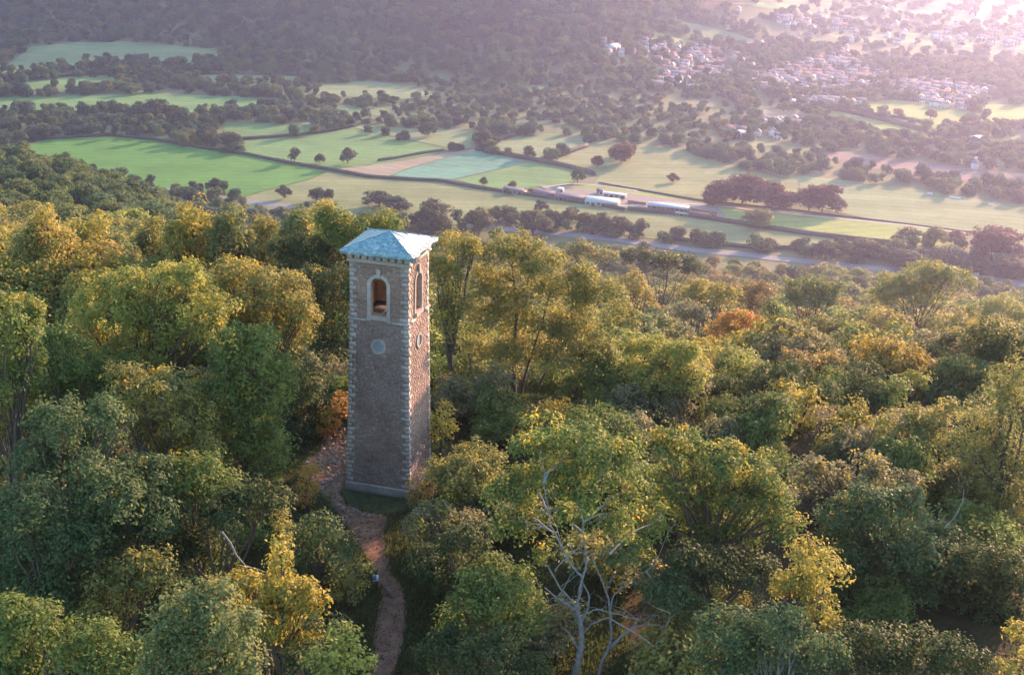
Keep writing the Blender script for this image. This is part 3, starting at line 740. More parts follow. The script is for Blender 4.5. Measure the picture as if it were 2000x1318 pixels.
# stones on the worn ground left of the tower
st_m = simple('loose_stone', (0.20, 0.15, 0.12), (0.34, 0.26, 0.21), 3)
sx, sy = scatter_px(5000, -16, -4, 62, 88, lambda a, b: inpoly(a, b, PATH) & (b < 1010))
mb = MB()
for x, y in zip(sx[:500], sy[:500]):
    r = rg.uniform(0.03, 0.13) * (1 if rg.random() < 0.9 else 1.7); th = rg.uniform(0, 6.3); c, s_ = math.cos(th), math.sin(th)
    V = []
    for zz, f in ((-0.01, 1.0), (r * rg.uniform(.3, .7), 0.65)):
        for a, b in ((-1, -.7), (1, -.6), (.8, .7), (-.9, .6)):
            a, b = a * r * f * rg.uniform(.7, 1.2), b * r * f * rg.uniform(.7, 1.2); V.append((x + a * c - b * s_, y + a * s_ + b * c, zz + rg.uniform(-.01, .01) + 0.015))
    mb.hexa(V)
tag(mb.build('loose_stones', st_m), 'pale loose stones strewn over the worn path left of the tower', kind='stuff')
# grass and low growth along the path, leaf litter
def blades(name, x, y, h, wd, m, label):
    k = len(x); a = rg.uniform(0, 6.28, k); hh = h * rg.uniform(.5, 1.3, k); ww = wd * rg.uniform(.6, 1.3, k)
    ln = rg.normal(0, 0.35, (k, 2)) * hh[:, None]; z = terrain(x, y)
    V = np.stack([np.stack([x - np.cos(a) * ww, y - np.sin(a) * ww, z - .02], -1), np.stack([x + np.cos(a) * ww, y + np.sin(a) * ww, z - .02], -1), np.stack([x + ln[:, 0], y + ln[:, 1], z + hh], -1)], 1).reshape(-1, 3)
    o = link(name, np_mesh(name, V, [np.arange(3 * k).reshape(k, 3)], m, np.repeat(rg.uniform(0, 1, k), 3), np.repeat(rg.uniform(0, 1, k), 3)))
    set_colour(o, (0.06, 0.09, 0.03), 0.0); tag(o, label, kind='stuff')
gx, gy = scatter_px(60000, -14, 2, 48, 92, lambda a, b: inpoly(a, b, TURF))
blades('grass', gx, gy, 0.16, 0.02, M['leaf'], 'dark green grass at the foot of the tower')
gx, gy = scatter_px(90000, -16, 6, 50, 92, lambda a, b: ~inpoly(a, b, PATH) & ~inpoly(a, b, TURF))
blades('undergrowth', gx, gy, 0.22, 0.035, M['leaf'], 'low dark green growth on both sides of the earth path')
k = 60000; lx = rg.uniform(-32, 34, k); ly = rg.uniform(42, 100, k)
P3 = np.stack([lx, ly, terrain(lx, ly) + 0.03], -1); V, Fq = leaves(rg, P3, np.tile([0, 0, 2.0], (k, 1)), 0.16, 0.08)
o = link('leaf_litter', np_mesh('leaf_litter', V, [Fq], M['leaf'], np.repeat(rg.uniform(0.2, .9, k), 4), np.repeat(rg.uniform(0, .6, k), 4))); set_colour(o, (0.06, 0.04, 0.02), 0.2)
tag(o, 'fallen brown and yellow leaves over the woodland floor', kind='stuff')
# information board on a dark post beside the path
bp = hit(735, 1152)
sign = empty('information_board', bp, 'small blue and white notice board on a dark post beside the path', 'sign', rz=R_(8))
dk = simple('dark_post', (0.03, 0.03, 0.035), (0.06, 0.055, 0.05), 10, obj=True); whm = simple('sign_white', (0.62, 0.66, 0.72), (0.75, 0.78, 0.82), 4, 0.5, 0.05, obj=True); blm = simple('sign_blue', (0.04, 0.16, 0.38), (0.06, 0.22, 0.48), 4, 0.5, 0.05, obj=True)
mb = MB(); mb.box(-0.05, 0.05, -0.05, 0.05, -0.1, 1.15); mb.build('post', dk, sign)
mb = MB(); mb.box(-0.17, 0.12, -0.075, -0.052, 0.55, 0.90); bd_ = mb.build('board', whm, sign)
mb = MB(); mb.box(-0.165, 0.0, -0.079, -0.076, 0.62, 0.87); mb.build('blue_print', blm, bd_)
mb = MB(); mb.box(-0.18, -0.171, -0.08, -0.05, 0.54, 0.91); mb.build('board_edge', blm, bd_)
mb = MB(); a = hit(742, 1145); b = hit(765, 1168); mb.tube([a + [0, 0, .25], (a + b) / 2 + [0, 0, .16], b + [0, 0, .05]], [.05, .055, .05], 7)
tag(mb.build('log_rail', M['bark']), 'short log rail beside the notice board', 'log')  # plain log standing in for a small handrail
# ============ SPLIT MARK: near trees
hsd = [1000]
def H(label, Y, lobes, base, col, alpha, **k):
    hsd[0] += 1; return hero(k.pop('name', 'ash_tree'), label, Y, lobes, base, col, alpha, hsd[0], **k)
# left of the tower
H('broad yellow-green ash with a golden rounded top, left of the tower', 70, [(215, 610, 95, 70), (330, 590, 95, 75), (400, 620, 55, 60), (180, 690, 75, 55), (290, 680, 90, 60), (250, 560, 60, 35), (345, 545, 50, 30)], (270, 1000), 'lime', 0.38)
H('ash with an amber right-hand side, beside the dark gap left of the tower', 74, [(470, 560, 75, 55), (555, 580, 60, 60), (520, 640, 85, 60), (585, 640, 35, 50), (450, 640, 60, 60)], (470, 1030), 'olive', 0.42)
H('tall narrow ash crown in front of the amber-sided ash', 67, [(490, 700, 75, 65), (520, 770, 70, 70), (480, 850, 75, 70), (530, 890, 45, 50), (450, 780, 55, 60)], (455, 1060), 'green', 0.30)
H('bright green tree at the left edge with a rounded lit top', 63, [(20, 640, 60, 65), (50, 620, 30, 40), (10, 740, 65, 70), (45, 700, 40, 50)], (20, 1000), 'green', 0.30)
H('yellow-tinged tree below the bright green tree at the left edge', 66, [(45, 800, 40, 50), (0, 830, 40, 50)], (40, 1010), 'gold', 0.5)
H('green ash with fine foliage between the left edge and the broad golden-topped ash', 66, [(140, 700, 65, 55), (175, 760, 75, 60), (110, 760, 50, 50), (230, 740, 50, 50)], (160, 1010), 'green', 0.16)
H('ash mottled with orange leaves under the broad golden-topped ash', 64, [(300, 770, 80, 60), (360, 820, 70, 60), (250, 830, 60, 55), (330, 890, 70, 50), (400, 890, 45, 60)], (340, 1080), 'olive', 0.42, cover=0.8)
H('blue-green tree low on the left with soft clumps', 58, [(110, 830, 60, 50), (160, 870, 70, 60), (200, 820, 45, 45), (80, 900, 60, 50)], (130, 1100), 'blue', 0.05)
H('dusky blue-green ash under the left edge, lowest but one', 54, [(50, 1000, 80, 70), (120, 1060, 80, 70), (30, 1100, 70, 70), (180, 1130, 60, 60), (110, 1150, 60, 50)], (100, 1318), 'blue', 0.08)
H('grey-green spreading ash between the mottled ash and the lower left corner', 56, [(210, 960, 70, 60), (280, 930, 60, 50), (230, 1040, 70, 60), (300, 1010, 60, 60), (170, 1000, 50, 50)], (235, 1240), 'blue', 0.14)
H('small green tree in front of two dark bare stems on the left', 58, [(330, 980, 50, 45), (420, 960, 60, 45), (380, 930, 60, 40)], (395, 1120), 'green', 0.2, r0=0.2)
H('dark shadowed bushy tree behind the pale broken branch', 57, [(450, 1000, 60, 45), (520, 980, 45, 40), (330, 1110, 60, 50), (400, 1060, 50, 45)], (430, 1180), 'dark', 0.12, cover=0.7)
H('gold-flecked low tree between the two lower left ashes', 52, [(250, 1140, 70, 50), (200, 1200, 50, 45), (300, 1120, 40, 40)], (235, 1318), 'olive', 0.35, cover=0.8)
H('dark green tree filling the lower left corner', 47, [(60, 1230, 90, 60), (170, 1260, 80, 60), (20, 1300, 80, 60), (240, 1300, 70, 50)], (110, 1500), 'green', 0.10)
H('pale silvery green treetop at the bottom edge, left of the yellow tree', 44, [(370, 1220, 75, 65), (440, 1230, 60, 70), (340, 1290, 70, 60), (460, 1300, 55, 60), (400, 1170, 40, 35)], (400, 1520), 'silver', 0.12)
H('ochre yellow tree with a thin pointed top, left of the path', 51, [(550, 1100, 18, 50), (560, 1150, 55, 40), (590, 1190, 45, 40), (530, 1210, 60, 45), (460, 1150, 50, 30), (580, 1240, 50, 40), (440, 1180, 40, 30)], (545, 1318), 'gold', 0.55, clump=0.36, L=0.2, Wd=0.12, name='field_maple')
H('ivy-clad slender stem with pale twigs above the yellow tree', 58, [(548, 1010, 16, 50), (552, 1050, 16, 35)], (552, 1120), 'olive', 0.4, clump=0.25, L=0.14, Wd=0.1, name='ivy_clad_stem')
H('glossy dark green bush left of the path, under the orange shrub', 60, [(590, 1065, 40, 40), (632, 1035, 45, 36), (660, 1072, 34, 38), (610, 1110, 48, 45), (655, 1118, 38, 36)], (625, 1150), 'blue', 0.05, clump=0.35, L=0.17, Wd=0.11, name='holly_bush', ground=True)
H('small shrub with copper leaves beside the notice board', 58.5, [(700, 1120, 28, 25), (680, 1150, 35, 28)], (690, 1178), 'olive', 0.42, clump=0.3, L=0.16, Wd=0.11, name='shrub', ground=True)
H('fresh green leafy bush at the bottom edge beside the path', 46, [(670, 1255, 30, 30), (690, 1290, 35, 30), (640, 1300, 40, 35)], (665, 1400), 'lime', 0.05, clump=0.35, L=0.2, Wd=0.13, name='shrub')
H('dark green low bush in the bottom gap left of the path', 49, [(590, 1290, 50, 35), (640, 1230, 40, 25)], (610, 1370), 'dark', 0.05, clump=0.35, L=0.18, Wd=0.11, name='shrub')
H('rust orange shrub at the bend of the path left of the tower', 68, [(600, 950, 22, 40), (590, 985, 25, 25), (610, 920, 14, 20)], (600, 1000), 'orange', 0.5, clump=0.3, L=0.16, Wd=0.1, name='shrub', ground=True)
H('dark spruce-like sapling above the bend of the path', 64, [(630, 990, 18, 30), (640, 1010, 22, 25)], (635, 1030), 'dark', 0.0, clump=0.28, L=0.15, Wd=0.08, name='shrub', ground=True)
H('orange beech bush glowing behind the left foot of the tower', 88, [(655, 815, 26, 24), (640, 835, 22, 18), (668, 790, 20, 20)], (655, 850), 'orange', 0.5, clump=0.4, L=0.2, Wd=0.13, name='beech_bush', ground=True)
H('grey-green shrubby tree beside the worn ground left of the tower', 80, [(590, 760, 45, 60), (580, 840, 40, 50), (610, 800, 30, 45), (565, 700, 30, 40), (600, 880, 25, 25)], (590, 900), 'dark', 0.15, L=0.2, Wd=0.12)
H('dark tree with a few yellow leaves right behind the left side of the tower', 92, [(650, 620, 50, 60), (640, 700, 55, 60), (660, 560, 45, 50), (620, 560, 45, 50), (670, 760, 35, 40)], (650, 850), 'dark', 0.28)
H('dark green tree with an orange crest behind the tower roof', 100, [(690, 460, 60, 40), (740, 440, 50, 32), (650, 470, 50, 50), (650, 430, 40, 30), (700, 520, 50, 50)], (690, 700), 'green', 0.40)
H('shadowed green tree between the roof and the broad golden-topped ash', 98, [(600, 500, 50, 50), (640, 540, 40, 50), (560, 500, 40, 40)], (610, 700), 'dark', 0.22)
# feathery row behind, left
rowl = [(50, 470, 'olive', 'dull olive feathery tree at the left end of the row behind'), (130, 500, 'dark', 'dark green feathery tree in the row behind, second from the left edge'), (175, 440, 'gold', 'slim gold-topped tree in the row behind the left crowns'), (235, 480, 'silver', 'silvery olive tree above the broad golden-topped ash'),
        (300, 450, 'olive', 'olive tree with pale upright sprays above the golden-topped ash'), (375, 415, 'gold', 'tallest pale gold tree in the feathery row, with a pointed top'), (355, 480, 'green', 'green leafy tree under the tallest pale gold tree'), (450, 430, 'silver', 'pale silvery tree right of the tallest gold one in the row'), (520, 445, 'olive', 'olive-gold tree with upright sprays left of the orange-crested one'),
        (585, 430, 'silver', 'silver-green tree beside the orange-crested tree'), (625, 420, 'ochre', 'ochre-topped tree above and left of the tower roof'), (90, 430, 'ochre', 'brownish ochre tree high at the left of the feathery row'), (10, 520, 'green', 'green tree at the left edge above the bright green one'), (430, 500, 'dark', 'dark green tree shaded behind the amber-sided ash')]
for q, (px, py, c, lb) in enumerate(rowl):
    rr = random.Random(q)
    H(lb, 104 + (q * 5) % 11, [(px, py + 25, 34, 42), (px - 22, py + 55, 34, 45), (px + 24, py + 60, 36, 45), (px + rr.randint(-14, 14), py, 17, 28), (px + rr.randint(-25, -8), py + 14, 14, 22), (px, py + 100, 45, 45)], (px, py + 220), c, 0.32, dens=34, L=0.34, Wd=0.13, clump=0.55, twigs=4, name='whitebeam')
# right of the tower
H('tall open ash with dark forked stems right behind the tower', 88, [(985, 500, 55, 42), (1050, 515, 60, 45), (950, 560, 60, 50), (1030, 580, 75, 50), (1110, 560, 65, 48), (1180, 590, 60, 45), (1215, 630, 40, 30), (960, 630, 60, 40), (1060, 640, 80, 45), (1140, 640, 60, 40), (925, 690, 35, 35), (990, 700, 50, 40), (1090, 700, 55, 35), (1160, 690, 45, 35), (1010, 470, 25, 25)],
  (1010, 890), 'olive', 0.34, cover=1.1, dens=66, bark='bark', paths=[([(1007, 890), (1003, 784), (1005, 675), (1010, 602), (1000, 520)], 0.22, 0.04, 0, 0), ([(1007, 850), (1012, 810), (1025, 733), (1054, 646), (1075, 570)], 0.13, 0.04, 0, 0.5), ([(985, 885), (948, 821), (926, 748), (915, 690)], 0.14, 0.04, -0.3, -1), ([(1010, 870), (1032, 831), (1085, 795), (1120, 770), (1163, 704), (1210, 640)], 0.15, 0.04, 0, 1), ([(1050, 760), (1085, 690), (1130, 640), (1170, 590)], 0.08, 0.03, 0.3, 1)])
H('gold and green tree right against the right side of the tower', 86, [(868, 540, 35, 50), (885, 600, 35, 50), (862, 640, 25, 45), (905, 490, 30, 32), (870, 480, 25, 25)], (880, 760), 'olive', 0.40)
H('scrubby grey-green bushes beneath the open ash', 84, [(880, 780, 40, 30), (940, 800, 45, 35), (930, 850, 50, 40), (1060, 830, 50, 40), (1000, 850, 40, 40)], (950, 890), 'grey', 0.2, L=0.2, Wd=0.1, name='shrub')
H('yellow-orange bush at the right-hand foot of the tower', 78, [(862, 835, 26, 34), (850, 880, 20, 25), (868, 800, 16, 16)], (862, 905), 'gold', 0.62, clump=0.3, L=0.17, Wd=0.11, name='shrub', ground=True)
H('orange and dark shrub tight under the right wall of the tower', 71, [(825, 945, 26, 30), (818, 975, 22, 20)], (822, 985), 'brown', 0.45, clump=0.3, L=0.16, Wd=0.1, name='shrub', ground=True)
H('yellow-green ash on a visible straight trunk, right of the open ash', 86, [(1265, 700, 50, 40), (1325, 695, 50, 38), (1290, 740, 70, 40), (1340, 740, 35, 35), (1230, 740, 40, 35)], (1330, 880), 'lime', 0.38)
H('thin brushy tree with grey twigs below the yellow-green ash', 83, [(1240, 800, 55, 40), (1320, 820, 55, 40), (1280, 850, 60, 35)], (1280, 900), 'grey', 0.25, cover=0.7)
H('soft green ash crown just above the crown of the bare-limbed ash', 74, [(1130, 840, 60, 35), (1200, 850, 60, 38), (1100, 880, 50, 35), (1170, 890, 50, 30)], (1150, 1050), 'green', 0.22)
H('dark bush with copper tips beside the path right of the clearing', 64, [(850, 1010, 50, 40), (900, 1040, 60, 50), (820, 1030, 30, 30), (860, 1090, 50, 45)], (860, 1110), 'grey', 0.35, clump=0.35, L=0.17, Wd=0.11, name='shrub', ground=True)
H('olive bushy tree with yellow leaves on its right, between tower and bare-limbed ash', 68, [(900, 930, 50, 50), (950, 960, 55, 50), (930, 900, 50, 35), (985, 950, 25, 25), (980, 1000, 35, 30)], (930, 1060), 'olive', 0.30, L=0.19, Wd=0.12, clump=0.4)
H('deep green shady tree by the path, under the copper-tipped bush', 60, [(880, 1120, 60, 45), (950, 1130, 60, 50), (830, 1100, 35, 35), (910, 1060, 50, 35)], (890, 1180), 'dark', 0.08, L=0.19, Wd=0.12)
H('mid green tree low down right of the path', 54, [(930, 1180, 65, 50), (990, 1150, 60, 45), (1010, 1210, 50, 45), (900, 1230, 50, 40)], (950, 1290), 'green', 0.08, clump=0.45)
H('dark green bush at the bottom edge right of the path', 50, [(870, 1270, 60, 40), (950, 1290, 70, 45), (1030, 1310, 40, 30)], (930, 1380), 'dark', 0.06)
H('ash with bare pale grey forked limbs under a yellow-green crown, lower right', 54.5, [(1055, 910, 55, 45), (1130, 900, 60, 45), (1200, 930, 55, 50), (1040, 980, 55, 50), (1100, 970, 60, 50), (1160, 990, 60, 45), (1225, 990, 40, 45), (1030, 1045, 50, 40), (1120, 1050, 50, 30), (1210, 1060, 50, 40), (1060, 865, 30, 25), (1000, 1070, 45, 45, 0.5), (985, 1000, 40, 40, 0), (1265, 1060, 50, 38, 1.5), (1245, 1110, 40, 30, 1.5), (1080, 1120, 35, 30, 1.2)],
  (1125, 1330), 'green', 0.40, bark='palebark', dens=66, cover=0.7, back=1.6, fine=3, paths=[([(1116, 1350), (1130, 1290), (1137, 1250), (1133, 1215), (1126, 1190)], 0.167, 0.099, 0, 0), ([(1126, 1192), (1110, 1180), (1087, 1168), (1064, 1147)], 0.062, 0.028, 0, -0.6), ([(1127, 1185), (1110, 1165), (1093, 1149), (1080, 1120), (1066, 1100)], 0.056, 0.028, 0, -0.8),
   ([(1127, 1188), (1132, 1150), (1142, 1115), (1146, 1085), (1140, 1060), (1135, 1000)], 0.068, 0.022, 0, 0.4), ([(1138, 1128), (1124, 1112), (1110, 1095), (1090, 1050), (1074, 1024), (1070, 990), (1062, 945)], 0.056, 0.017, -0.3, -0.3), ([(1133, 1220), (1146, 1195), (1152, 1165), (1140, 1140)], 0.056, 0.028, 0, 0.5),
   ([(1146, 1196), (1165, 1190), (1190, 1194), (1220, 1203), (1251, 1211)], 0.043, 0.017, 0, -0.8), ([(1138, 1236), (1155, 1218), (1185, 1205), (1229, 1228), (1278, 1262)], 0.053, 0.022, 0, -1.2), ([(1085, 1112), (1105, 1090), (1138, 1062), (1160, 1040)], 0.031, 0.011, -0.7, -0.7), ([(1076, 1003), (1050, 997)], 0.019, 0.006, -.5, -.8), ([(1072, 1025), (1030, 1036)], 0.019, 0.006, -.5, -.8), ([(1114, 1080), (1190, 1082)], 0.019, 0.006, -.4, -.4)])
H('second pale grey leaning trunk beside the bare-limbed ash, with a sparse crown', 55.5, [(1290, 1180, 45, 35), (1330, 1210, 50, 35), (1300, 1140, 40, 30), (1210, 1110, 35, 25)],
  (1170, 1335), 'blue', 0.08, bark='palebark', cover=0.8, back=1.0, fine=3, paths=[([(1164, 1345), (1175, 1290), (1191, 1262), (1194, 1225), (1192, 1190), (1185, 1160), (1170, 1120), (1155, 1080)], 0.093, 0.022, 0, 0), ([(1192, 1264), (1215, 1240), (1240, 1225), (1260, 1218), (1300, 1225)], 0.081, 0.022, 0, -0.5), ([(1190, 1200), (1196, 1165), (1210, 1149), (1247, 1122), (1293, 1098)], 0.043, 0.011, 0, 0.6), ([(1210, 1150), (1216, 1135)], 0.019, 0.006, 0, 0)])
H('full ash crown with a golden sunlit top right of the bare-limbed ash', 63, [(1320, 880, 60, 40), (1400, 900, 60, 45), (1460, 930, 60, 45), (1330, 940, 70, 50), (1420, 970, 70, 55), (1500, 980, 50, 50), (1530, 1030, 40, 40), (1290, 1000, 50, 45), (1370, 1020, 60, 45), (1450, 1040, 60, 40)], (1370, 1230), 'green', 0.46)
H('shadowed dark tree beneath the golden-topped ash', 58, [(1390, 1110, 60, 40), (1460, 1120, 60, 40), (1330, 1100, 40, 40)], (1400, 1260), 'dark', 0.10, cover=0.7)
H('upright golden-green tree in the lower right, standing out from darker crowns', 53, [(1580, 1090, 40, 38), (1615, 1120, 35, 38), (1575, 1140, 45, 32), (1590, 1180, 38, 35), (1540, 1160, 28, 25), (1600, 1220, 30, 30)], (1580, 1400), 'gold', 0.40, clump=0.4)
H('green ash with pale slanting limbs at the bottom edge, right', 50, [(1420, 1230, 60, 50), (1480, 1270, 60, 50), (1400, 1290, 60, 45), (1530, 1230, 50, 45), (1560, 1290, 55, 45), (1620, 1280, 40, 40)], (1530, 1460), 'blue', 0.12, bark='palebark', r0=0.13)
H('large dusky blue-green tree in the lower right', 64, [(1650, 1010, 70, 50), (1730, 1000, 80, 55), (1690, 1080, 90, 60), (1780, 1080, 80, 60), (1720, 1160, 80, 60), (1810, 1150, 70, 50), (1830, 1060, 50, 40), (1660, 1160, 50, 50), (1860, 1190, 40, 30)], (1730, 1280), 'blue', 0.14, L=0.22, Wd=0.12)
H('dark olive tree at the right edge with rust twigs inside', 72, [(1920, 830, 60, 55), (1980, 800, 50, 60), (1930, 920, 70, 60), (1990, 900, 60, 70), (1900, 990, 60, 50), (1970, 1000, 70, 60), (1975, 740, 40, 35), (1880, 880, 40, 50)], (1950, 1170), 'olive', 0.30, dens=44)
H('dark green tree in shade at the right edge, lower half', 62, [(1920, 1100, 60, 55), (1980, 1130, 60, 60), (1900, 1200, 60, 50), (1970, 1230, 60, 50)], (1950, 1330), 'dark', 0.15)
H('sparse yellow-leaved sapling in the bottom right corner', 50, [(1985, 1250, 25, 30), (1995, 1300, 30, 25), (1960, 1305, 22, 15)], (1990, 1420), 'gold', 0.5, clump=0.3, cover=0.7)
H('dark undergrowth tree at the bottom edge, right of the golden-green one', 52, [(1700, 1270, 70, 50), (1790, 1280, 80, 50), (1870, 1290, 60, 40)], (1770, 1420), 'dark', 0.12)
# middle right band of crowns
band_ = [
 ('bright yellow-green leafy maple right of the straight-trunked ash', 92, [(1455, 720, 40, 38), (1420, 770, 45, 40), (1490, 760, 45, 42), (1460, 820, 60, 40), (1400, 820, 35, 30)], (1450, 950), 'lime', 0.34),
 ('brown feathery-topped tree with orange tips in the middle right', 100, [(1560, 710, 45, 24), (1620, 715, 45, 22), (1590, 750, 60, 32)], (1590, 900), 'brown', 0.34),
 ('yellow-leaved maple in front of the brown feathery tree', 84, [(1530, 780, 45, 40), (1570, 800, 40, 38), (1540, 850, 55, 40)], (1545, 1000), 'gold', 0.46),
 ('golden bushy crown right of centre below the grey twiggy tree', 80, [(1650, 830, 50, 38), (1640, 880, 60, 40), (1700, 860, 45, 38)], (1660, 1010), 'gold', 0.40),
 ('olive-gold broad crown left of the dark olive edge tree', 78, [(1760, 840, 60, 42), (1820, 830, 60, 45), (1780, 900, 70, 42), (1840, 900, 50, 45)], (1790, 1040), 'olive', 0.42),
 ('green maple clump under the yellow-green maple', 80, [(1400, 860, 45, 35), (1460, 880, 50, 38), (1510, 900, 45, 35)], (1450, 1020), 'green', 0.36),
 ('grey-brown thin-leaved tree above the dusky blue-green tree', 70, [(1580, 930, 45, 40), (1630, 950, 45, 35), (1560, 980, 35, 30), (1700, 930, 60, 35), (1760, 950, 50, 30)], (1640, 1060), 'grey', 0.36),
 ('silvery-leaved small tree squeezed between gold crowns', 90, [(1600, 800, 28, 30), (1615, 770, 20, 25)], (1605, 900), 'silver', 0.05),
 ('round grey-green tree just left of the grey twiggy tree', 108, [(1685, 745, 38, 26), (1660, 760, 28, 22)], (1680, 860), 'blue', 0.10),
 ('small tree with pale bare twigs and yellow tufts right of centre', 98, [(1730, 760, 20, 22), (1785, 745, 28, 22), (1770, 775, 25, 20)], (1765, 880), 'lime', 0.4),
 ('orange-red beech standing out of the olive crowns on the right', 135, [(1430, 625, 35, 22), (1470, 640, 30, 20), (1400, 645, 35, 22), (1450, 660, 45, 24)], (1440, 760), 'orange', 0.45),
 ('golden crown below the orange-red beech', 125, [(1410, 685, 55, 28), (1470, 690, 45, 26), (1370, 690, 40, 28)], (1430, 800), 'gold', 0.5),
 ('small round lime-green tree right of the golden crown', 128, [(1525, 665, 22, 20), (1535, 650, 16, 14)], (1528, 740), 'lime', 0.2),
 ('olive tree with grey shadowed side left of the golden crown', 112, [(1360, 720, 40, 35), (1330, 660, 35, 28), (1385, 740, 35, 30)], (1365, 840), 'grey', 0.3)]
for a in band_: H(a[0], a[1], a[2], a[3], a[4], a[5], L=0.24 if a[1] < 95 else 0.3, Wd=0.13, dens=46 if a[1] < 95 else 36, name='broadleaf_tree')
slope_big = [
 ('very large bright yellow-green crown on the slope near the right edge', 330, [(1750, 560, 45, 32), (1790, 540, 45, 32), (1830, 535, 40, 30), (1870, 550, 40, 28), (1800, 575, 60, 28), (1725, 580, 30, 24)], (1800, 660), 'lime', 0.35),
 ('dark brown rounded crown left of the pale domed one on the slope', 290, [(1450, 580, 35, 24), (1490, 572, 34, 26), (1475, 600, 45, 24)], (1475, 680), 'brown', 0.2),
 ('pale green domed crown between the dark brown and the large yellow-green one', 320, [(1570, 560, 40, 24), (1610, 570, 38, 24), (1540, 580, 30, 20), (1590, 590, 50, 22)], (1580, 660), 'green', 0.3),
 ('grey-brown thin crown in the dip left of the orange-red beech', 210, [(1335, 610, 34, 22), (1360, 620, 25, 18)], (1345, 690), 'grey', 0.05),
 ('gold and green crown above the grey-brown one on the slope', 250, [(1380, 570, 40, 22), (1415, 585, 34, 20), (1350, 580, 30, 20)], (1385, 660), 'gold', 0.35),
 ('russet crown at the upper left of the slope, right of the open ash', 260, [(1230, 560, 32, 24), (1255, 575, 28, 22)], (1240, 650), 'ochre', 0.3),
 ('wide dark olive crown high on the left of the slope', 380, [(1250, 500, 34, 16), (1290, 512, 40, 17), (1340, 520, 34, 15)], (1290, 570), 'dark', 0.25),
 ('pale olive crown left of the wide dark one, high on the slope', 400, [(1130, 490, 34, 16), (1175, 500, 34, 16), (1110, 500, 26, 14)], (1140, 560), 'olive', 0.3),
 ('olive dome with a gold rim in the middle of the slope, right', 220, [(1600, 640, 44, 28), (1645, 650, 40, 28), (1570, 660, 34, 26), (1620, 680, 50, 26)], (1610, 750), 'olive', 0.35),
 ('golden-brown crown right of the gold-rimmed olive dome', 240, [(1720, 625, 36, 26), (1750, 640, 36, 26), (1700, 655, 34, 24)], (1725, 730), 'ochre', 0.3),
 ('grey-green leafy crown in the centre of the right-hand slope', 190, [(1700, 690, 40, 30), (1740, 700, 40, 30), (1690, 720, 40, 26)], (1715, 790), 'blue', 0.12),
 ('broad green-gold crown toward the right edge, mid slope', 215, [(1850, 640, 44, 28), (1900, 650, 44, 30), (1940, 640, 40, 28), (1880, 680, 60, 30), (1820, 670, 34, 26)], (1880, 760), 'olive', 0.3),
 ('dark shaded crown beneath the broad green-gold one at right', 170, [(1850, 720, 50, 30), (1910, 725, 44, 30), (1790, 735, 40, 26)], (1860, 800), 'dark', 0.15),
 ('yellowish crown at the right edge below the road', 300, [(1940, 600, 34, 20), (1985, 610, 34, 22), (1910, 610, 26, 18)], (1950, 680), 'lime', 0.3),
 ('green round crown right of the orange-red beech', 200, [(1560, 710, 1, 1), (1510, 610, 24, 22), (1530, 625, 22, 20)], (1520, 700), 'green', 0.15)]
for a in slope_big:
    sc_ = a[1] / 100.0
    H(a[0], a[1], [l for l in a[2] if l[2] > 2], a[3], a[4], a[5], L=0.26 * sc_ ** 0.8, Wd=0.15 * sc_ ** 0.8, dens=34 / sc_ ** 1.45, clump=0.5 * sc_ ** 0.7, r0=0.3, name='broadleaf_tree', twigs=2)
# pale broken branches
def bare(label, Y, paths, m='palebark', name='bare_branch'):
    mb = MB(); base = None
    for pts, ra, rb in paths:
        P = np.array([at(a, b, Y) for a, b in pts]); tt = np.linspace(0, len(P) - 1, (len(P) - 1) * 3 + 1)
        mb.tube(np.stack([np.interp(tt, range(len(P)), P[:, a]) for a in range(3)], -1), np.linspace(ra, rb, len(tt)), 6)
    return tag(mb.build(name, M[m], None, True), label, 'branch')
bare('pale broken branch hanging in the dark gap left of the yellow tree', 53, [([(433, 1038), (450, 1060), (462, 1085), (480, 1105), (505, 1112), (530, 1122)], 0.05, 0.02), ([(482, 1105), (478, 1140)], 0.06, 0.05), ([(480, 1106), (465, 1110)], .03, .01)])
bare('thin curved pale stem rising from the dusky tree at right', 62, [([(1845, 1030), (1865, 1010), (1880, 980), (1883, 955)], 0.035, 0.015)])
bare('pale grey bare branches sticking out right of the small yellow-tufted tree', 98, [([(1800, 790), (1820, 770), (1845, 745)], 0.06, 0.02), ([(1805, 795), (1840, 775), (1865, 755), (1880, 745)], 0.06, 0.015), ([(1790, 800), (1815, 790), (1860, 765)], 0.05, 0.015), ([(1765, 790), (1770, 830)], 0.05, 0.05)])
bare('two bare grey stems in the dark gap right of the tower', 92, [([(878, 712), (890, 740), (900, 765)], 0.05, 0.04), ([(892, 700), (905, 735), (925, 765)], 0.05, 0.04), ([(872, 750), (880, 770)], 0.04, 0.03)])
bare('twiggy pale stems left of the small yellow-tufted tree', 100, [([(1700, 800), (1705, 765), (1700, 740)], 0.05, 0.02), ([(1712, 800), (1716, 760)], 0.04, 0.02), ([(1690, 790), (1680, 760)], 0.04, 0.02)])
def region(px, py):
    h_ = 'far left' if px < 250 else 'left' if px < 620 else 'centre' if px < 1150 else 'right' if px < 1650 else 'far right'
    v_ = 'bottom' if py > 1120 else 'lower' if py > 900 else 'middle' if py > 650 else 'upper'
    return h_, v_
